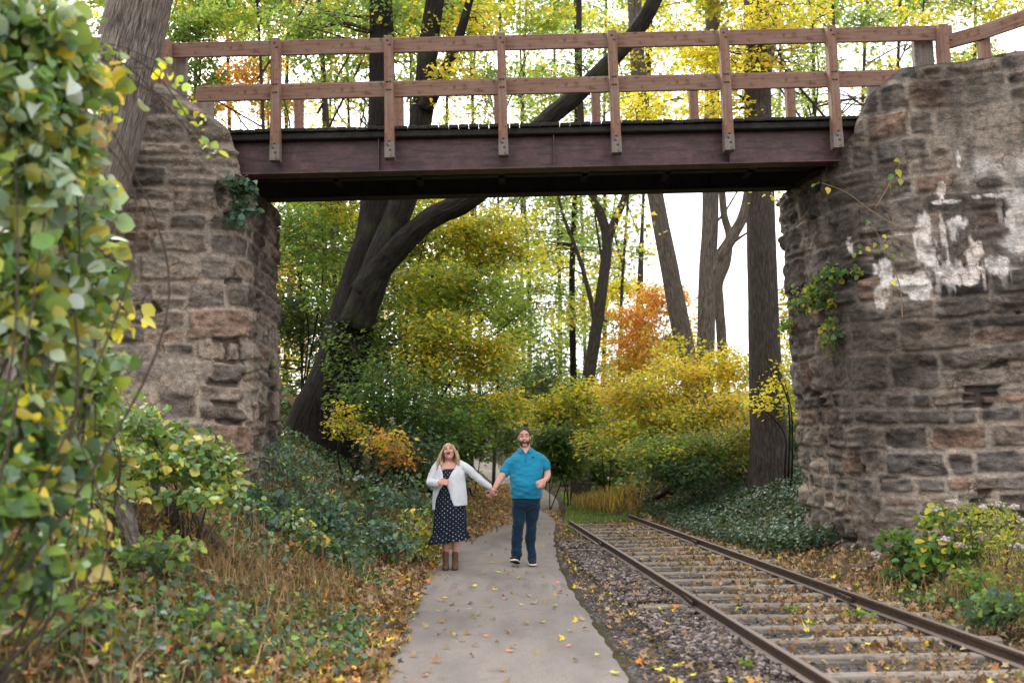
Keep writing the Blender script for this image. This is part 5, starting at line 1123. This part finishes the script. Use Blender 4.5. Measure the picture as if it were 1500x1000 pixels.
def remesh(g, name, m, parent, voxel, it, origin, noise=0, wave=None):
    o = g.build(name + '_tmp', m, origin=origin); o.location = (0, 0, 0)
    md = o.modifiers.new('r', 'REMESH'); md.mode = 'VOXEL'; md.voxel_size = voxel; md.use_smooth_shade = True
    if it: s = o.modifiers.new('s', 'SMOOTH'); s.factor = .5; s.iterations = it
    bpy.context.view_layer.update()
    me = bpy.data.meshes.new_from_object(o.evaluated_get(bpy.context.evaluated_depsgraph_get())); me.name = name
    bpy.data.objects.remove(o)
    n = len(me.vertices); co = np.zeros(n * 3, np.float32); me.vertices.foreach_get('co', co); co = co.reshape(-1, 3).astype(float)
    if noise:
        nr = np.zeros(n * 3, np.float32); me.vertices.foreach_get('normal', nr); nr = nr.reshape(-1, 3)
        f = fbm(co * (np.array([9, 9, 5]) if wave is None else np.array(wave)) + 3.3, 3, 5) - .5; f = np.abs(f) ** .8 * np.sign(f)
        co += nr * (f * noise)[:, None]; me.vertices.foreach_set('co', co.astype(np.float32).ravel())
    me.polygons.foreach_set('use_smooth', np.ones(len(me.polygons), bool)); me.materials.clear(); me.materials.append(m); me.update()
    ob = bpy.data.objects.new(name, me); COL.objects.link(ob); ob.parent = parent; return ob
class Fig:
    def __init__(s, D, name, label, px, py):
        s.D = D; s.k = D / F; b = P(px, py, D); s.o = np.array([b[0], b[1], T(b[0], b[1]) + .035]); s.dz = s.o[2] - b[2]
        s.t = thing(name, label, 'person', s.o)
    def p(s, x, y, d=0): return P(x, y, s.D + d) + np.array([0, 0, s.dz])
    def limb(s, g, pts, n=14, m=None, ry=None):
        q = np.array([s.p(a, b, c) for a, b, c, r in pts]); r = np.array([r for *_, r in pts]) * s.k; m = m or len(pts) * 5
        pp = spline(q, m); rr = np.interp(np.linspace(0, len(r) - 1, m), np.arange(len(r)), r); g.tube(pp, rr, n, ry=ry)
        g.ell(pp[0], [rr[0]] * 3, n=10, m=7); g.ell(pp[-1], [rr[-1]] * 3, n=10, m=7)
    def torso(s, g, rows, n=32, ex=2.3, wav=None):
        """rows: cx, cy, half width px, half depth m, depth offset"""
        a = np.arange(n) / n * 2 * math.pi; R = []
        k = np.arange(len(rows)); t = np.linspace(0, len(rows) - 1, len(rows) * 5); rows = np.stack([np.interp(t, k, np.array(rows, float)[:, i]) for i in range(5)], -1)
        for j, (cx, cy, hw, hd, dy) in enumerate(rows):
            c = s.p(cx, cy, dy); ca, sa = np.cos(a), np.sin(a); e = 2 / ex
            q = np.stack([np.sign(ca) * abs(ca) ** e * hw * s.k, np.sign(sa) * abs(sa) ** e * hd, 0 * a], -1)
            if wav is not None: q *= (1 + wav(a, j / (len(rows) - 1)))[:, None]
            R.append(c + q)
        g.loft(np.array(R)[::-1])
    def part(s, g, name, m, parent=None): return g.build(name, m, parent or s.t, origin=s.o if parent is None else s.o)
    def ellp(s, g, x, y, d, rx, ry, rz, rot=None, n=14, m=9): g.ell(s.p(x, y, d), (rx, ry, rz), rot, n, m); return g
def rotY(a): return np.array(Matrix.Rotation(math.radians(a), 3, 'Y'))
def rotX(a): return np.array(Matrix.Rotation(math.radians(a), 3, 'X'))
def hand(g, w, d, back, thumb, L=.185, curl=.5, spread=.06):
    """w wrist point, d pointing direction, back = back-of-hand normal, thumb = +-1 side"""
    w = np.asarray(w, float); d = unit(np.asarray(d, float)); back = np.asarray(back, float); back = unit(back - d * back.dot(d)); sd = np.cross(d, back) * thumb; k = L / .185
    R = np.stack([sd, back, d], -1)
    g.ell(w + d * .05 * k, np.array([.041, .016, .056]) * k, R, 14, 10); g.ell(w + d * .015 * k, np.array([.029, .020, .035]) * k, R, 12, 8)
    for i, (off, ln) in enumerate(((.030, .92), (.010, 1.0), (-.011, .95), (-.030, .76))):
        p = w + d * .092 * k + sd * off * k - back * .002; a = .15 + curl * .4; pts = [w + d * .06 * k + sd * off * .8 * k, p]; dd = d + sd * spread * (1.5 - i)
        for seg in (.044, .028, .022):
            q = unit(dd * math.cos(a) - back * math.sin(a)); p = p + q * seg * ln * k; pts.append(p); a += curl
        pp = spline(np.array(pts), 14); g.tube(pp, np.linspace(.0105, .0078, 14) * k, 8); g.ell(pp[-1], [.0078 * k] * 3, n=8, m=6)
    pts = [w + d * .022 * k + sd * .022 * k, w + d * .052 * k + sd * .048 * k - back * .012 * k, w + d * .078 * k + sd * .054 * k - back * .028 * k * (1 + curl), w + d * .098 * k + sd * .048 * k - back * .042 * k * (1 + curl)]
    pp = spline(np.array(pts), 12); g.tube(pp, np.linspace(.014, .009, 12) * k, 8); g.ell(pp[-1], [.009 * k] * 3, n=8, m=6)
def shell(c, r, R, lo, hi, n=36, m=12, th=.0, jag=0, seed=0, inner=.9):
    """part of an ellipsoid shell: polar angle from lo(az) to hi(az); az 0 = toward -y (front)"""
    az = np.arange(n + 1) / n * 2 * math.pi; out = []
    for j in range(m + 1):
        u = j / m; row = []
        for a in az:
            ph = lo(a) * (1 - u) + hi(a) * u
            row.append([math.sin(ph) * math.sin(a), -math.sin(ph) * math.cos(a), math.cos(ph)])
        out.append(row)
    v = np.array(out)
    if jag: v = v * (1 + jag * (fbm(v * 6 + seed, 3, seed) - .5))[..., None]
    V = (v * np.asarray(r)) @ np.asarray(R).T + np.asarray(c)
    Vi = (v * np.asarray(r) * inner) @ np.asarray(R).T + np.asarray(c)
    return V, Vi
def add_shell(g, *a, **k):
    V, Vi = shell(*a, **k); g.grid(V); g.grid(Vi, flip=True); g.grid(np.stack([V[-1], Vi[-1]])); g.grid(np.stack([V[0], Vi[0]]), flip=True)

# ---------------------------------------------------------------- the man
f = Fig(13.05, 'person', 'bearded man in a turquoise polo shirt and jeans laughing mid stride, holding a hand', 771, 828)
HM = rotY(4) @ rotX(4)
hc = f.p(768, 640.5, 0)
g = G()
g.ell(hc + np.array([0, .012, .022]), (.077, .098, .098), HM, 24, 18)                          # skull
g.ell(hc + np.array([0, -.012, -.035]), (.068, .080, .092), HM, 20, 14)                         # face and jaw
g.ell(hc + np.array([.003, -.060, -.095]), (.036, .034, .032), HM, 14, 10)                      # chin
g.ell(hc + np.array([-.001, -.103, -.022]), (.014, .020, .022), HM, 12, 8); g.ell(hc + np.array([-.001, -.092, .004]), (.009, .014, .03), HM, 10, 8)   # nose
for sx in (-1, 1):
    g.ell(hc + np.array([sx * .076, .014, -.012]), (.011, .022, .031), HM, 12, 8)              # ears
    g.ell(hc + np.array([sx * .040, -.066, -.030]), (.027, .026, .026), HM, 12, 8)             # cheeks
    g.ell(hc + np.array([sx * .034, -.080, .030]), (.026, .014, .010), HM, 12, 8)              # brow
f.limb(g, [(769, 650, .02, 7.4), (769.5, 660, .03, 7.9), (770, 668, .04, 8.5)])                  # neck
f.torso(g, [(771, 662, 8, .05, .03), (771, 668, 19, .09, .03), (771, 685, 20, .13, .02), (771, 710, 20, .15, 0), (771, 728, 18, .12, 0), (771, 738, 15, .08, 0)])
f.limb(g, [(755, 673, .02, 5.4), (744, 684, .0, 5.6), (735.5, 697, -.05, 5.2), (729, 707, -.10, 4.4), (724.2, 715, -.14, 3.1)])   # arm to her hand
hand(g, f.p(724.2, 715, -.14), f.p(719.5, 726, -.17) - f.p(724.2, 715, -.14), np.array([.8, -.5, .3]), 1, .185, 1.05, .0)
f.limb(g, [(788, 672, .02, 5.2), (798.4, 680, .02, 5.6), (801.5, 692, .0, 5.2), (801, 699, -.12, 4.6), (797.5, 704, -.26, 3.2)])    # bent arm
hand(g, f.p(798, 703.5, -.26), f.p(790, 708, -.40) - f.p(798, 703.5, -.26), np.array([.75, -.2, .45]), -1, .19, .28)
for xs_, ys_, ds_ in (((761, 759.6, 757, 756.2), (740, 768, 795, 810), (0, -.03, .0, .0)), ((780.5, 778.5, 777.5, 779.3), (740, 768, 793, 812), (.02, .03, .065, .065))):
    f.limb(g, [(a, b, c, r) for a, b, c, r in zip(xs_, ys_, ds_, (7.5, 5.2, 4.0, 3.4))])
remesh(g, 'body', M['skin_m'], f.t, .0062, 3, f.o)
g = G()   # polo shirt
f.torso(g, [(770, 657.5, 8.2, .068, .028), (770, 660.5, 13, .082, .028), (770.5, 664, 20, .10, .03), (771, 669, 23.6, .125, .025), (771, 680, 24.4, .152, .015), (771, 694, 23.6, .178, -.005), (771, 708, 23.6, .198, -.025), (771, 720, 23.4, .190, -.02), (770.5, 729.5, 22.8, .172, -.01)], ex=2.25)
f.limb(g, [(755, 672, .02, 8.2), (747.5, 679, .005, 7.9), (740, 690.5, -.02, 7.8)]); f.limb(g, [(788, 671, .02, 8.2), (795, 676, .02, 7.8), (799.3, 683.5, .015, 7.0)])
shirt = remesh(g, 'polo_shirt', M['polo'], f.t, .0075, 2, f.o, .042, (4.5, 4.5, 11))
g = G()   # collar: ring open at the front with two pointed flaps
a = np.linspace(-math.pi * .84, math.pi * .84, 30); cc = f.p(769.5, 657.5, .03)
up_, lo_ = [], []
for t in a:
    e = abs(t) / (math.pi * .86); pt = 1 if e > .8 else 0
    x, y = math.sin(t) * -1, math.cos(t)
    up_.append(cc + np.array([x * .070 * (1 - .05 * e), y * .070 - .004, .034 - .030 * e ** 2])); lo_.append(cc + np.array([x * (.096 + .014 * e ** 3), y * (.098 + .020 * e) - .006, -.010 - .022 * e ** 3 - .026 * max(0, e - .75) * 4]))
up_, lo_ = np.array(up_), np.array(lo_)
g.grid(np.stack([up_ * .985 + cc * .015, up_ + (lo_ - up_) * .12 + np.array([0, 0, .006]), lo_, lo_ - np.array([0, 0, .006]), up_ * .97 + cc * .03])); f.part(g, 'collar', M['polo'])
g = G()   # open neckline: skin showing in the V between the collar points
tri = []
for v in np.linspace(0, 1, 7):
    row = []
    for u in np.linspace(-1, 1, 7):
        q = f.p(770 + u * 5.6 * (1 - v) ** .8, 655.5 + 8.6 * v, -.060 - .036 * v + .016 * u * u * (1 - v)); row.append(q)
    tri.append(row)
g.grid(np.array(tri)); f.part(g, 'neckline', M['skin_m'])
g = G()   # placket
pts = np.array([f.p(770.6, y, -.105 - .0025 * (y - 664)) for y in np.linspace(664, 677, 8)]); g.tube(pts, [.013] * 8, 8, ry=.3); f.part(g, 'placket', M['polo'])
g = G()   # small chest emblem: two interlocking arcs
ec = f.p(781, 669.5, -.118)
for sg in (-1, 1):
    t = np.linspace(.25, math.pi - .25, 12); q = np.stack([ec[0] + .017 * np.cos(t), np.full(12, ec[1]) + .014 * (np.cos(t) > .2), ec[2] + sg * (.013 * np.sin(t) - .010)], -1); g.tube(q, [.0036] * 12, 6)
f.part(g, 'chest_emblem', M['black'])
g = G()   # jeans
f.torso(g, [(770.8, 724, 20.8, .150, -.005), (770.8, 733, 21.4, .160, -.005), (770.6, 740, 21.0, .145, 0), (770.5, 745, 19.5, .10, 0), (770.5, 749, 16, .05, 0)], ex=2.4)
f.limb(g, [(760.6, 738, 0, 11.2), (760.2, 755, -.01, 9.9), (759.6, 768, -.03, 8.9), (757.6, 785, 0, 8.5), (756.2, 800, .01, 8.2), (756.3, 813, .0, 8.2)], n=18)
f.limb(g, [(781, 738, .01, 11.2), (780, 755, .02, 9.6), (778.5, 768, .03, 8.3), (777.3, 785, .06, 7.4), (777.7, 800, .07, 6.9), (779, 810, .07, 7.0), (779.5, 817, .06, 7.4)], n=18)
remesh(g, 'jeans', M['jeans'], f.t, .0075, 2, f.o, .034, (6, 6, 11))
def shoe(fig, heel, toe, name, up, m, sole_m, w=.047, under=None, H=.075, tread=None):
    """shoe lofted from heel to toe; up = sole normal"""
    h, t = np.array(heel), np.array(toe); d = t - h; L = np.linalg.norm(d); d /= L; up = unit(np.array(up) - d * np.dot(up, d)); sd = np.cross(d, up)
    R, S = [], []; a = np.arange(16) / 16 * 2 * math.pi
    for u, ww, hh in ((-.02, .5, .75), (.05, .8, 1.0), (.2, .86, 1.1), (.4, .88, .95), (.6, 1.02, .72), (.8, 1.0, .56), (.93, .75, .45), (1.0, .35, .3)):
        c = h + d * u * L; R.append([c + sd * math.cos(x) * w * ww + up * (.014 + max(0, H * hh * .5 * (1 + math.sin(x)) if True else 0)) for x in a])
        S.append([c + sd * np.sign(math.cos(x)) * abs(math.cos(x)) ** .7 * w * ww * 1.09 + up * (.010 + .012 * np.sign(math.sin(x)) * abs(math.sin(x)) ** .4) for x in a])
    g = G(); g.loft(np.array(R)); o = fig.part(g, name, m)
    g = G(); g.loft(np.array(S)); q = g.build('sole', sole_m, o, origin=fig.o)
    if tread:
        g = G(); T_ = [[(x - (h + d * .5 * L)) * np.array([.93, .93, .93]) + (h + d * .5 * L) - up * .007 for x in r] for r in S]; g.loft(np.array(T_)); g.build('tread', tread, o, origin=fig.o)
    return o
shoe(f, f.p(758.5, 825, .02), f.p(750.5, 820.5, -.24), 'shoe', (-.18, -.42, 1.0), M['shoe'], M['sole_white'], .050, tread=M['sole_dark'])
shoe(f, f.p(778.5, 826, .10), f.p(781, 828, -.17), 'shoe', (0, 0, 1), M['shoe'], M['sole_white'], .048)
# hair, beard and face
g = G(); fr = lambda a: 1 - math.cos(a)
add_shell(g, hc + np.array([0, .016, .028]), (.0825, .106, .107), HM, lambda a: .01, lambda a: .74 + .86 * min(1, (fr(a) / .55) ** 1.5) + .35 * (fr(a) / 2) ** 2 + .05 * math.sin(a * 7), jag=.22, inner=.86); f.part(g, 'hair', M['hair_m'])
g = G()
add_shell(g, hc + np.array([.001, -.014, -.038]), (.0725, .0855, .097), HM, lambda a: 3.13, lambda a: 1.70 - .22 * math.exp(-(min(a, 6.283 - a) / .001 if False else (min(a, 6.283 - a) / .42) ** 2)) - .50 * min(1, max(0, (min(a, 6.283 - a) - .9) / .5)) + 2.2 * max(0, min(1, (min(a, 6.283 - a) - 1.75) / .35)), jag=.14, inner=.9)
f.part(g, 'beard', M['beard'])
mc_ = hc + np.array([.004, -.094, -.062])
g = G(); g.ell(mc_, (.027, .013, .017), HM, 16, 10); f.part(g, 'mouth', M['mouth'])
g = G(); g.ell(mc_ + np.array([0, -.008, .009]), (.020, .007, .005), HM, 14, 8); f.part(g, 'teeth', M['teeth'])
g = G(); g.ell(mc_ + np.array([0, -.003, -.018]), (.019, .008, .0045), HM, 14, 8); f.part(g, 'lower_lip', M['lip'])
for sx in (-1, 1):
    g = G(); g.ell(hc + np.array([sx * .032, -.0835, .012]), (.0105, .006, .0048), HM, 12, 8); e = f.part(g, 'eye', M['eye'])
    g = G(); g.ell(hc + np.array([sx * .032, -.0895, .012]), (.0062, .003, .0052), HM, 10, 6); g.build('iris', M['iris'], e, origin=f.o)
    g = G(); q = np.array([hc + np.array([sx * u, -.090 + .25 * (u - .03), .036 + .007 * math.sin((u - .012) / .04 * 3.1)]) for u in np.linspace(.012, .054, 8)]); g.tube(q, np.linspace(.0062, .003, 8), 6); f.part(g, 'eyebrow', M['hair_m'])

# ---------------------------------------------------------------- the woman
f = Fig(12.8, 'person', 'blond woman in a pale cardigan and navy dotted dress laughing with her head back', 660, 834)
HW = rotY(-6) @ rotX(-21)
hc = f.p(657.6, 662.5, -.01)
g = G()
g.ell(hc + HW @ np.array([0, .014, .020]), (.070, .088, .088), HW, 24, 18); g.ell(hc + HW @ np.array([0, -.012, -.030]), (.062, .072, .084), HW, 20, 14)
g.ell(hc + HW @ np.array([0, -.052, -.092]), (.030, .028, .026), HW, 14, 10)
g.ell(hc + HW @ np.array([0, -.090, -.016]), (.0115, .018, .017), HW, 12, 8); g.ell(hc + HW @ np.array([0, -.082, .006]), (.008, .012, .026), HW, 10, 8)
for sx in (-1, 1): g.ell(hc + HW @ np.array([sx * .037, -.062, -.022]), (.026, .024, .025), HW, 12, 8); g.ell(hc + HW @ np.array([sx * .03, -.070, .028]), (.022, .012, .009), HW, 10, 8)
f.limb(g, [(657.5, 671, .02, 5.4), (657.8, 679, .03, 5.6), (658, 686, .03, 8)])
f.torso(g, [(658, 677, 7, .05, .02), (658, 682, 15, .075, .015), (658, 690, 16, .10, .0), (659, 705, 15, .10, 0), (659, 722, 15, .10, 0), (660, 745, 16, .12, 0), (660, 760, 15, .10, 0)])
f.limb(g, [(646, 685, .0, 4.2), (634.5, 696, .0, 4.2), (630.3, 706.8, -.06, 3.9), (636, 708.4, -.20, 3.4), (642, 707.6, -.25, 2.8)])
hand(g, f.p(641.5, 707.6, -.25), f.p(652, 707, -.275) - f.p(641.5, 707.6, -.25), np.array([.05, -.9, .25]), -1, .17, .85)
f.limb(g, [(670, 683, .0, 4.2), (686, 689.5, -.02, 4.2), (698, 699.7, .0, 3.9), (709, 708, .02, 3.3), (717.5, 714.5, .04, 2.8)])
hand(g, f.p(717.5, 715, .04), f.p(721.5, 726, .05) - f.p(717.5, 715, .04), np.array([-.6, -.75, .1]), -1, .17, .95, .0)
for lx, top in ((653.2, 0), (667, 1)):
    f.limb(g, [(lx + (1 if not top else -1), 750, 0, 7.5), (lx, 775, -.02, 6), (lx, 798, .0, 5.2), (lx + .1, 808, .01, 4.5), (lx + .2, 816, .01, 3.9), (lx + .2, 828, 0, 3.6)])
remesh(g, 'body', M['skin_w'], f.t, .006, 3, f.o)
# dress: bodice and skirt with a flounce
def skirt(rows, n=120):
    a = np.arange(n) / n * 2 * math.pi; R, UV = [], []
    for cx, cy, hw, hd, dy, wv, sl in rows:
        wv_ = wv * (np.sin(a * 9 + .6) + .6 * np.sin(a * 14 + 2) + .4 * np.sin(a * 5 + 1)); c = f.p(cx, cy, dy)
        R.append(np.stack([c[0] + np.cos(a) * hw * f.k * (1 + wv_), c[1] + np.sin(a) * hd * (1 + wv_), c[2] + sl * np.cos(a) + 0 * a + .012 * wv_ * 8 * (wv > .03)], -1))
    return np.array(R)
rows = [(658, 687.5, 9, .085, -.03, 0, 0), (658, 692, 15.5, .118, -.01, 0, 0), (658.5, 700, 17.5, .128, -.01, 0, 0), (659, 710, 17.4, .125, -.005, 0, 0), (659, 722, 19, .135, 0, .004, 0), (659, 735, 21.6, .155, 0, .008, .0), (659, 750, 23.3, .172, 0, .016, .004), (658.8, 765, 24, .182, 0, .024, .010), (658.3, 777, 24.5, .188, 0, .030, .018), (658, 780, 24.2, .186, 0, .026, .02), (657.7, 784, 26.4, .20, 0, .046, .024), (657.4, 789, 28.2, .212, 0, .060, .028), (657.3, 794, 29.6, .222, 0, .070, .032)]
R = skirt(rows); g = G(); mr, n_ = R.shape[:2]
i, k = np.meshgrid(np.arange(mr - 1), np.arange(n_), indexing='ij'); k2 = (k + 1) % n_
circ = 1.2; Lz = np.array([r[1] for r in rows]) * f.k
uv = np.stack([np.stack([(k) / n_ * circ, -Lz[i]], -1), np.stack([(k + 1) / n_ * circ, -Lz[i]], -1), np.stack([(k + 1) / n_ * circ, -Lz[i + 1]], -1), np.stack([k / n_ * circ, -Lz[i + 1]], -1)], -2).reshape(-1, 2)
g.add(R.reshape(-1, 3), np.stack([i * n_ + k, i * n_ + k2, (i + 1) * n_ + k2, (i + 1) * n_ + k], -1).reshape(-1, 4)[:, ::-1], None, uv.reshape(-1, 4, 2)[:, ::-1].reshape(-1, 2))
f.part(g, 'dress', M['dress'])
# cardigan: back and sleeves as one knit shell, the two fronts hanging open
g = G()
f.limb(g, [(642.5, 681, .01, 6.4), (634, 695, .0, 6.2), (629.2, 707, -.05, 5.8), (636, 708.8, -.19, 5.0), (640.3, 708.2, -.235, 4.4)])
f.limb(g, [(673, 681, .0, 6.6), (686, 689, -.02, 6.3), (698, 699.5, .0, 5.4), (708, 707.3, .02, 4.7), (717, 714, .04, 3.7)])
a = np.linspace(0, 1, 40)
def front(rows, th=.016):
    """open knit panel wrapped round the body from angle a0 to a1 (0 = wearer's side right in picture, 90 = front)"""
    R_, L_ = [], []
    k = np.arange(len(rows)); t = np.linspace(0, len(rows) - 1, len(rows) * 6); rw = np.stack([np.interp(t, k, np.array(rows, float)[:, j]) for j in range(7)], -1)
    for cx, cy, hw, hd, a0, a1, dy in rw:
        c = f.p(cx, cy, dy); t_ = np.radians(a0 + (a1 - a0) * a); q = np.stack([np.cos(t_) * hw * f.k, -np.sin(t_) * hd, 0 * t_], -1); q2 = q * (1 - th / .15); R_.append(np.concatenate([c + q, (c + q2)[::-1]]))
    g.loft(np.array(R_)[::-1])
front([(658, 676.5, 10, .060, -160, 20, .025), (658, 679, 17, .085, -190, 44, .02), (658.5, 684, 20.5, .120, -200, 62, .01), (659, 692, 22.2, .140, -205, 78, .005), (659.5, 700, 22.4, .150, -205, 90, 0), (659.5, 706, 22.5, .156, -205, 100, 0), (660, 712, 22.6, .158, -190, 100, 0), (660, 722, 23, .165, -165, 92, 0), (660.3, 732, 23.6, .178, -150, 84, 0), (660.3, 741, 23.8, .184, -140, 74, 0)])
front([(658, 677, 11, .062, 158, 200, .025), (657, 682, 19, .105, 130, 205, .012), (656, 692, 21, .130, 112, 215, .005), (656, 702, 21.4, .142, 106, 215, 0), (656.5, 710, 21.4, .146, 108, 215, 0), (657, 720, 22, .156, 130, 215, 0), (657.5, 732, 23, .170, 148, 215, 0), (658, 747, 24, .182, 156, 215, 0)])
remesh(g, 'cardigan', M['cardigan'], f.t, .0065, 2, f.o, .030, (9, 8, 6))
# boots with block heels
for bx in (653, 666.8):
    g = G(); f.limb(g, [(bx, 811.5, .0, 4.9), (bx, 818, .0, 4.5), (bx + .1, 825, -.0, 4.3), (bx, 829, -.03, 5.1), (bx - .3, 832, -.09, 4.6), (bx - .5, 833.2, -.155, 3.0)], n=16)
    o = remesh(g, 'ankle_boot', M['boot'], f.t, .006, 2, f.o)
    g = G(); g.loft([[f.p(bx + sx * 2.7 * q, y, .035 + sy * .026 * q) for sx, sy in ((-1, -1), (1, -1), (1, 1), (-1, 1))] for y, q in ((835, .85), (829, 1.1))], smooth=False); g.build('heel', M['sole_dark'], o, origin=f.o)
    g = G(); g.tube(np.array([f.p(bx - .1, 834.3, -.03), f.p(bx - .4, 834.6, -.11), f.p(bx - .55, 834.6, -.175)]), [.034, .042, .026], 12, ry=.16); g.build('sole', M['sole_dark'], o, origin=f.o)
# hair
g = G(); hk = hc + HW @ np.array([0, .020, .018])
add_shell(g, hk, (.079, .098, .100), HW, lambda a: .01, lambda a: 1.04 + .95 * min(1, (fr(a) / .75) ** 1.3) + .3 * (fr(a) / 2), jag=.10, inner=.86)
r2 = np.random.default_rng(4)
for i in range(150):
    sx = -1 if i % 2 else 1; u = r2.random(); az = .75 + 1.9 * u
    st = hk + HW @ (np.array([sx * math.sin(az) * .078, -math.cos(az) * .090, .03 - .03 * u]))
    ex = (641 + 15 * u + r2.normal(0, 1.6)) if sx < 0 else (673.5 - 13 * u + r2.normal(0, 1.6)); ey = 686 + r2.normal(0, 3.5) + 2 * u
    en = f.p(ex, ey, -.075 + .20 * u + r2.normal(0, .01)); mid = st * .5 + en * .5 + np.array([sx * .018, -.010 + .02 * u, .012]) ; q3 = st * .22 + en * .78 + np.array([sx * .006 + r2.normal(0, .011), r2.normal(0, .009), 0])
    g.tube(spline([st + HW @ np.array([-sx * .012, .0, .030]), st, mid, q3, en], 16), np.r_[np.linspace(.007, .0085, 8), np.linspace(.0085, .002, 8)] * r2.uniform(.7, 1.15), 5)
f.part(g, 'hair', M['hair_w'])
# laughing face
mc_ = hc + HW @ np.array([-.002, -.082, -.050])
g = G(); g.ell(mc_, (.024, .014, .021), HW, 16, 10); f.part(g, 'mouth', M['mouth'])
g = G(); g.ell(mc_ + HW @ np.array([0, -.008, .014]), (.018, .007, .005), HW, 12, 8); f.part(g, 'teeth', M['teeth'])
g = G(); t_ = np.arange(21) / 20 * 2 * math.pi; g.tube(np.array([mc_ + HW @ np.array([.025 * math.cos(x), -.007 - .002 * math.sin(x), .022 * math.sin(x)]) for x in t_]), [.0042] * 21, 6, cap=False); f.part(g, 'lips', M['lip'])
for sx in (-1, 1):
    g = G(); g.tube(np.array([hc + HW @ np.array([sx * uu, -.0775 + .35 * max(0, uu - .03), .008 + .004 * math.sin((uu - .016) / .03 * 3.1)]) for uu in np.linspace(.016, .046, 7)]), [.002, .0034, .004, .004, .0036, .003, .002], 6); f.part(g, 'closed_eye', M['iris'])
    g = G(); g.tube(np.array([hc + HW @ np.array([sx * uu, -.082 + .25 * max(0, uu - .02), .030 + .006 * math.sin((uu - .012) / .04 * 3.1)]) for uu in np.linspace(.012, .05, 7)]), [.003] * 7, 6); f.part(g, 'eyebrow', M['beard'])
g = G(); g.ell(f.p(657.5, 679.5, -.128), (.008, .005, .009), None, 10, 8); f.part(g, 'pendant', M['pendant'])
# ================================================================ world, light, camera
SUN_EL, SUN_AZ = math.radians(42), math.radians(332)    # azimuth clockwise from +Y
w = bpy.data.worlds.new("World"); SC.world = w; w.use_nodes = True
nt = w.node_tree
for n in list(nt.nodes): nt.nodes.remove(n)
sky = nt.nodes.new('ShaderNodeTexSky'); sky.sky_type = 'NISHITA'; sky.sun_disc = False
sky.sun_elevation = SUN_EL; sky.sun_rotation = SUN_AZ; sky.air_density = 1.0; sky.dust_density = 5.0; sky.ozone_density = 1.0
hs = nt.nodes.new('ShaderNodeHueSaturation'); hs.inputs['Saturation'].default_value = .22
bg = nt.nodes.new('ShaderNodeBackground'); bg.inputs[1].default_value = .14
wo = nt.nodes.new('ShaderNodeOutputWorld')
nt.links.new(sky.outputs[0], hs.inputs['Color']); mx = nt.nodes.new('ShaderNodeMix'); mx.data_type = 'RGBA'; mx.inputs[0].default_value = .62   # thick even cloud over most of the sky
mx.inputs[7].default_value = (6.3, 6.25, 6.4, 1)
nt.links.new(hs.outputs[0], mx.inputs[6]); nt.links.new(mx.outputs[2], bg.inputs[0]); nt.links.new(bg.outputs[0], wo.inputs[0])
sd = bpy.data.lights.new('sun', 'SUN'); sd.energy = 1.2; sd.angle = math.radians(25); sd.color = (1, .95, .88)
so = bpy.data.objects.new('sun', sd); COL.objects.link(so)
d = Vector((math.sin(SUN_AZ) * math.cos(SUN_EL), math.cos(SUN_AZ) * math.cos(SUN_EL), math.sin(SUN_EL)))
so.rotation_euler = d.to_track_quat('Z', 'Y').to_euler(); so.location = (0, -5, 20)
cd = bpy.data.cameras.new('camera'); co = bpy.data.objects.new('camera', cd); COL.objects.link(co)
cd.sensor_width = 36; cd.lens = F * 36 / 1500; cd.clip_end = 5000; cd.clip_start = .05
co.matrix_world = Matrix.Translation(CAM.tolist()) @ _R.to_4x4()
cd.dof.use_dof = True; cd.dof.focus_distance = 13.3; cd.dof.aperture_fstop = 1.5
SC.camera = co
SC.view_settings.view_transform = 'Standard'; SC.view_settings.look = 'None'; SC.view_settings.exposure = 1.68; SC.view_settings.gamma = 1
SC.cycles.use_denoising = True
SC.cycles.max_bounces = 8; SC.cycles.diffuse_bounces = 3; SC.cycles.glossy_bounces = 2; SC.cycles.transmission_bounces = 4; SC.cycles.transparent_max_bounces = 4
SC.cycles.sample_clamp_indirect = 4
